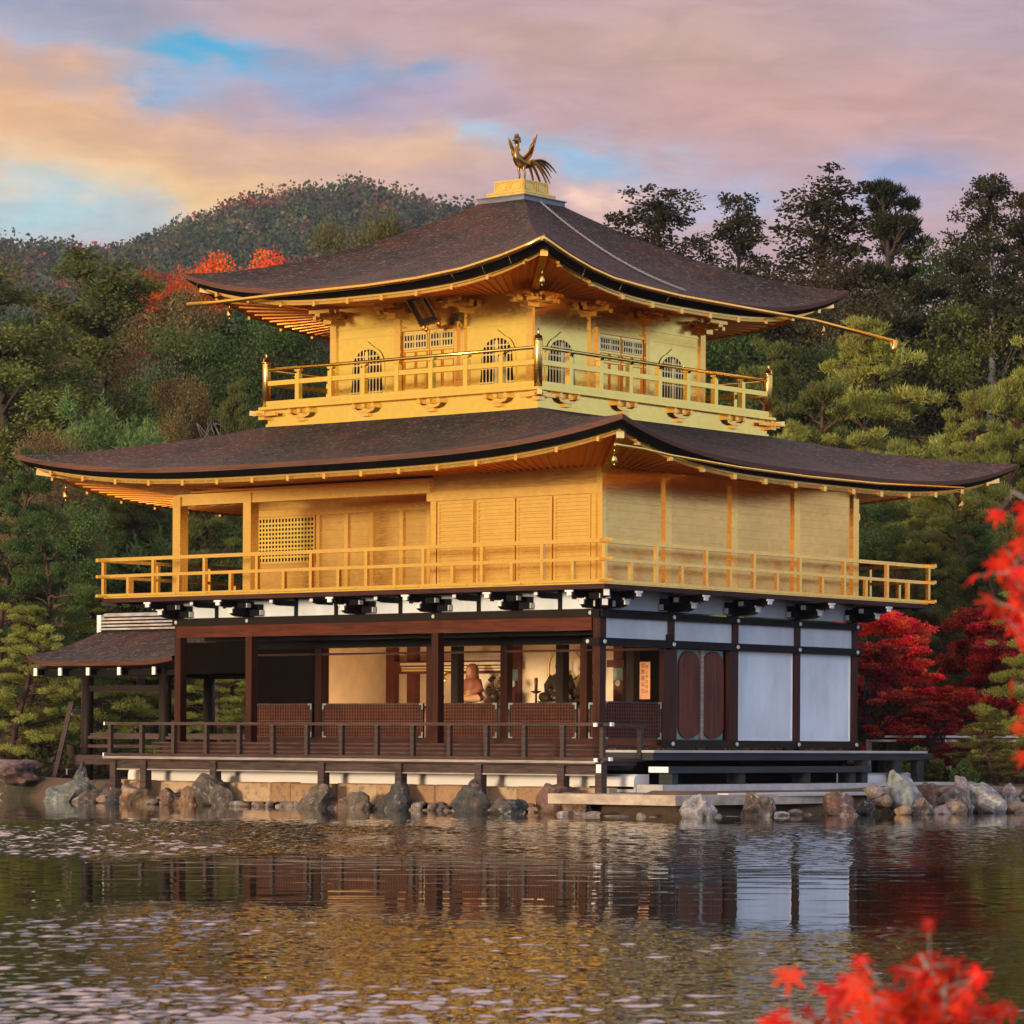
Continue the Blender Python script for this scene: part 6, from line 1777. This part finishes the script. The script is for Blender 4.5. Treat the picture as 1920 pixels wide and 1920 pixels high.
# ------------------------------------------------------------------ wooded hill in the distance
RX = np.array([-400, -250, 0, 120, 230, 340, 450, 560, 680, 760, 890, 1000, 1200, 1500, 2000, 2400]); RYp = np.array([470, 462, 456, 460, 478, 432, 377, 352, 340, 358, 387, 425, 470, 520, 560, 600])
def hill_h(u, Zd):
    px = 1477 + u / 1100 * 6369
    top = (1395 - np.interp(px, RX, RYp)) / 6369 * 1100 + 1.4 - 5.0
    t = np.clip((Zd - 430) / 670, 0, 1)
    back = np.clip((Zd - 1100) / 500, 0, 1)
    return (32 + (top - 32) * (t ** 1.15)) * (1 - back ** 2 * .8) - 4
uu = np.linspace(-420, 220, 130); zz_ = np.linspace(300, 1600, 70)
U2, Z2 = np.meshgrid(uu, zz_)
nzz = sum(np.sin(U2 * rs.uniform(.01, .06) + Z2 * rs.uniform(.01, .06) + rs.uniform(0, 6)) for _ in range(8)) * 1.4 * np.clip((1080 - Z2) / 200, 0, 1)
Hh = hill_h(U2, Z2) + nzz - np.clip((420 - Z2) / 100, 0, 1) * 30
V = np.stack([CX + Z2 * FWD.x + U2 * RGT.x, CY + Z2 * FWD.y + U2 * RGT.y, Hh], -1).reshape(-1, 3)
idx = np.arange(U2.size).reshape(U2.shape)
Fq = np.stack([idx[:-1, :-1], idx[:-1, 1:], idx[1:, 1:], idx[1:, :-1]], -1).reshape(-1, 4)
o = bpy.data.objects.new("hill", np_mesh("hill", V, Fq, M_hill, True)); COL.objects.link(o); struct(o)
n = 5200
Zd = np.concatenate([rs.uniform(560, 1100, n - 900), rs.uniform(1085, 1110, 900)]); u = np.where(rs.rand(n) < .82, rs.uniform(-285, -70, n), rs.uniform(-70, 190, n))
hz = hill_h(u, Zd); size = rs.uniform(3.0, 7.0, n) * (Zd / 1100) ** .5
size[-900:] *= rs.choice([.38, .5, .75], 900)
Cc = np.stack([CX + Zd * FWD.x + u * RGT.x, CY + Zd * FWD.y + u * RGT.y, hz + size * .9], -1)
V, F = leaf_cloud(Cc, np.stack([size * .85, size * .85, size], -1), 130, rs, 1.15, shell=.6, aspect=1.0)
pal = np.array([(.030, .050, .022), (.048, .068, .028), (.085, .066, .034), (.040, .060, .034), (.20, .050, .026), (.13, .042, .028), (.11, .090, .036)])
pk = rs.choice(7, n, p=[.27, .25, .17, .17, .03, .05, .06])
# autumn colour gathers in groves
grove = np.sin(u * .05 + 1) * np.sin(Zd * .013 + u * .02)
pk = np.where((grove > .5) & (rs.rand(n) < .35), 4 + (rs.rand(n) < .6), pk)
tint = pal[pk] * rs.uniform(.7, 1.3, (n, 1))
me = np_mesh("forest", V, F, M_forest)
at = me.color_attributes.new("tint", 'FLOAT_COLOR', 'POINT')
at.data.foreach_set('color', np.concatenate([np.repeat(tint, 130 * 4, 0), np.ones((n * 130 * 4, 1))], 1).astype(np.float32).ravel())
# thin trunks along the skyline
o = bpy.data.objects.new("forest", me); COL.objects.link(o); o['kind'] = 'stuff'; o['label'] = "autumn forest covering the distant hill"

# ------------------------------------------------------------------ maple twigs close to the viewer
def maple_leaf_outline():
    P = []; lobes = [(-2.35, .42), (-1.55, .68), (-.78, .90), (0, 1.0), (.78, .90), (1.55, .68), (2.35, .42)]
    for i, (a, L) in enumerate(lobes):
        for da, k in ((-.20, .50), (-.10, .78), (0, 1.0), (.10, .78), (.20, .50)): P.append((math.sin(a + da) * L * k, math.cos(a + da) * L * k))
        if i < 6:
            b_ = (a + lobes[i + 1][0]) / 2; P.append((math.sin(b_) * .26, math.cos(b_) * .26))
    P.append((0, -.05))
    return P
MLO = maple_leaf_outline()
def spray(label, root, base, tips, nleaf, size, seed, col):
    rs = np.random.RandomState(seed)
    t = thing("maple_branch", label, "maple branch", base, "red maple branches near the viewer")
    m = MB(); ends = []; m.tube(curve(base, root, rs, 6, .08), [.022, .02, .018, .016, .014, .012, .010], 7)
    for tip in tips:
        P = curve(root, tip, rs, 6, .10, .04); m.tube(P, [.010, .008, .007, .006, .004, .003, .002], 6); ends.append(P)
    lv = MB(); n = len(MLO)
    for i in range(nleaf):
        P = ends[rs.randint(len(ends))]; q = rs.uniform(.40, 1.0) * 6; k = min(int(q), 5); p = np.array(P[k]) * (1 - (q - k)) + np.array(P[k + 1]) * (q - k)
        off = rs.normal(size=3) * .034; c = p + off; m.tube([tuple(p), tuple(c)], [.0014, .001], 4)
        down = np.array([rs.normal() * .5, rs.normal() * .5, -.9]); down /= np.linalg.norm(down)
        nrm = np.array([CX, CY, 1.4]) - c; nrm = nrm / np.linalg.norm(nrm) + rs.normal(size=3) * .75; nrm /= np.linalg.norm(nrm)
        sx = np.cross(down, nrm); sx /= np.linalg.norm(sx); nn = np.cross(sx, down); s = size * rs.uniform(.7, 1.2); cup = rs.uniform(-.35, .35)
        vs = [tuple(c + sx * a * s + down * b_ * s + nn * (abs(a) * cup + .25 * cup * b_ * b_) * s) for a, b_ in MLO]
        o0 = len(lv.v); lv.v += vs + [tuple(c + down * .22 * s)]
        for j in range(n): lv.f.append((o0 + j, o0 + (j + 1) % n, o0 + n)); lv.s.append(False)
    m.build("twigs", M_barkgrey, t); o = lv.build("leaves", M_nearleaf, t); o.color = (*col, 1)
    return t

bk = MB(); rs = np.random.RandomState(31)
gx, gy = np.meshgrid(np.linspace(-14, 16, 61), np.linspace(-12, 9.5, 44))
zb = .30 * (1 - ss(gy, 7.0, 9.2)) - .25 * ss(gy, 7.0, 9.2) + .02 * np.sin(gx * 3.1 + gy) * np.cos(gy * 2.3)
V = np.stack([CX + gy * FWD.x + gx * RGT.x, CY + gy * FWD.y + gx * RGT.y, zb], -1).reshape(-1, 3)
idx = np.arange(gx.size).reshape(gx.shape)
Fq = np.stack([idx[:-1, :-1], idx[:-1, 1:], idx[1:, 1:], idx[1:, :-1]], -1).reshape(-1, 4)
o = bpy.data.objects.new("near_bank", np_mesh("near_bank", V, Fq, M_ground, True)); COL.objects.link(o); struct(o)
spray("blurred red maple branch rising from the bottom right corner", (38.963, -45.752, .76), (39.05, -45.55, .28),
      [(38.715, -45.937, .972), (38.712, -45.814, 1.014), (38.885, -45.935, 1.046), (38.887, -45.808, 1.075), (38.877, -45.691, 1.05), (38.95, -45.85, 1.04), (38.93, -46.0, 1.015), (38.857, -45.955, .985), (38.92, -45.78, .985)], 230, .042, 3, (.72, .030, .012))
spray("blurred red maple branch hanging at the right edge", (38.99, -45.0, 1.66), (39.5, -44.6, .28),
      [(38.678, -45.216, 1.885), (38.713, -45.3, 1.73), (38.686, -45.21, 1.745), (38.749, -45.288, 1.655), (38.751, -45.29, 1.59), (38.713, -45.195, 1.43), (38.733, -45.21, 1.5)], 230, .044, 8, (.72, .030, .014))

# evening air: thin even haze over everything out to the hill
m = MB(); m.box(-1000, 260, -170, 1000, -6, 215)
hz_m = bpy.data.materials.new("evening_haze"); hz_m.use_nodes = True; t = hz_m.node_tree; t.nodes.clear()
pv = t.nodes.new('ShaderNodeVolumePrincipled'); pv.inputs['Color'].default_value = (0.62, 0.74, 0.98, 1); pv.inputs['Density'].default_value = 0.00008; pv.inputs['Anisotropy'].default_value = 0.2
ho = t.nodes.new('ShaderNodeOutputMaterial'); t.links.new(pv.outputs[0], ho.inputs['Volume'])
o = m.build("haze", hz_m); o['kind'] = 'stuff'
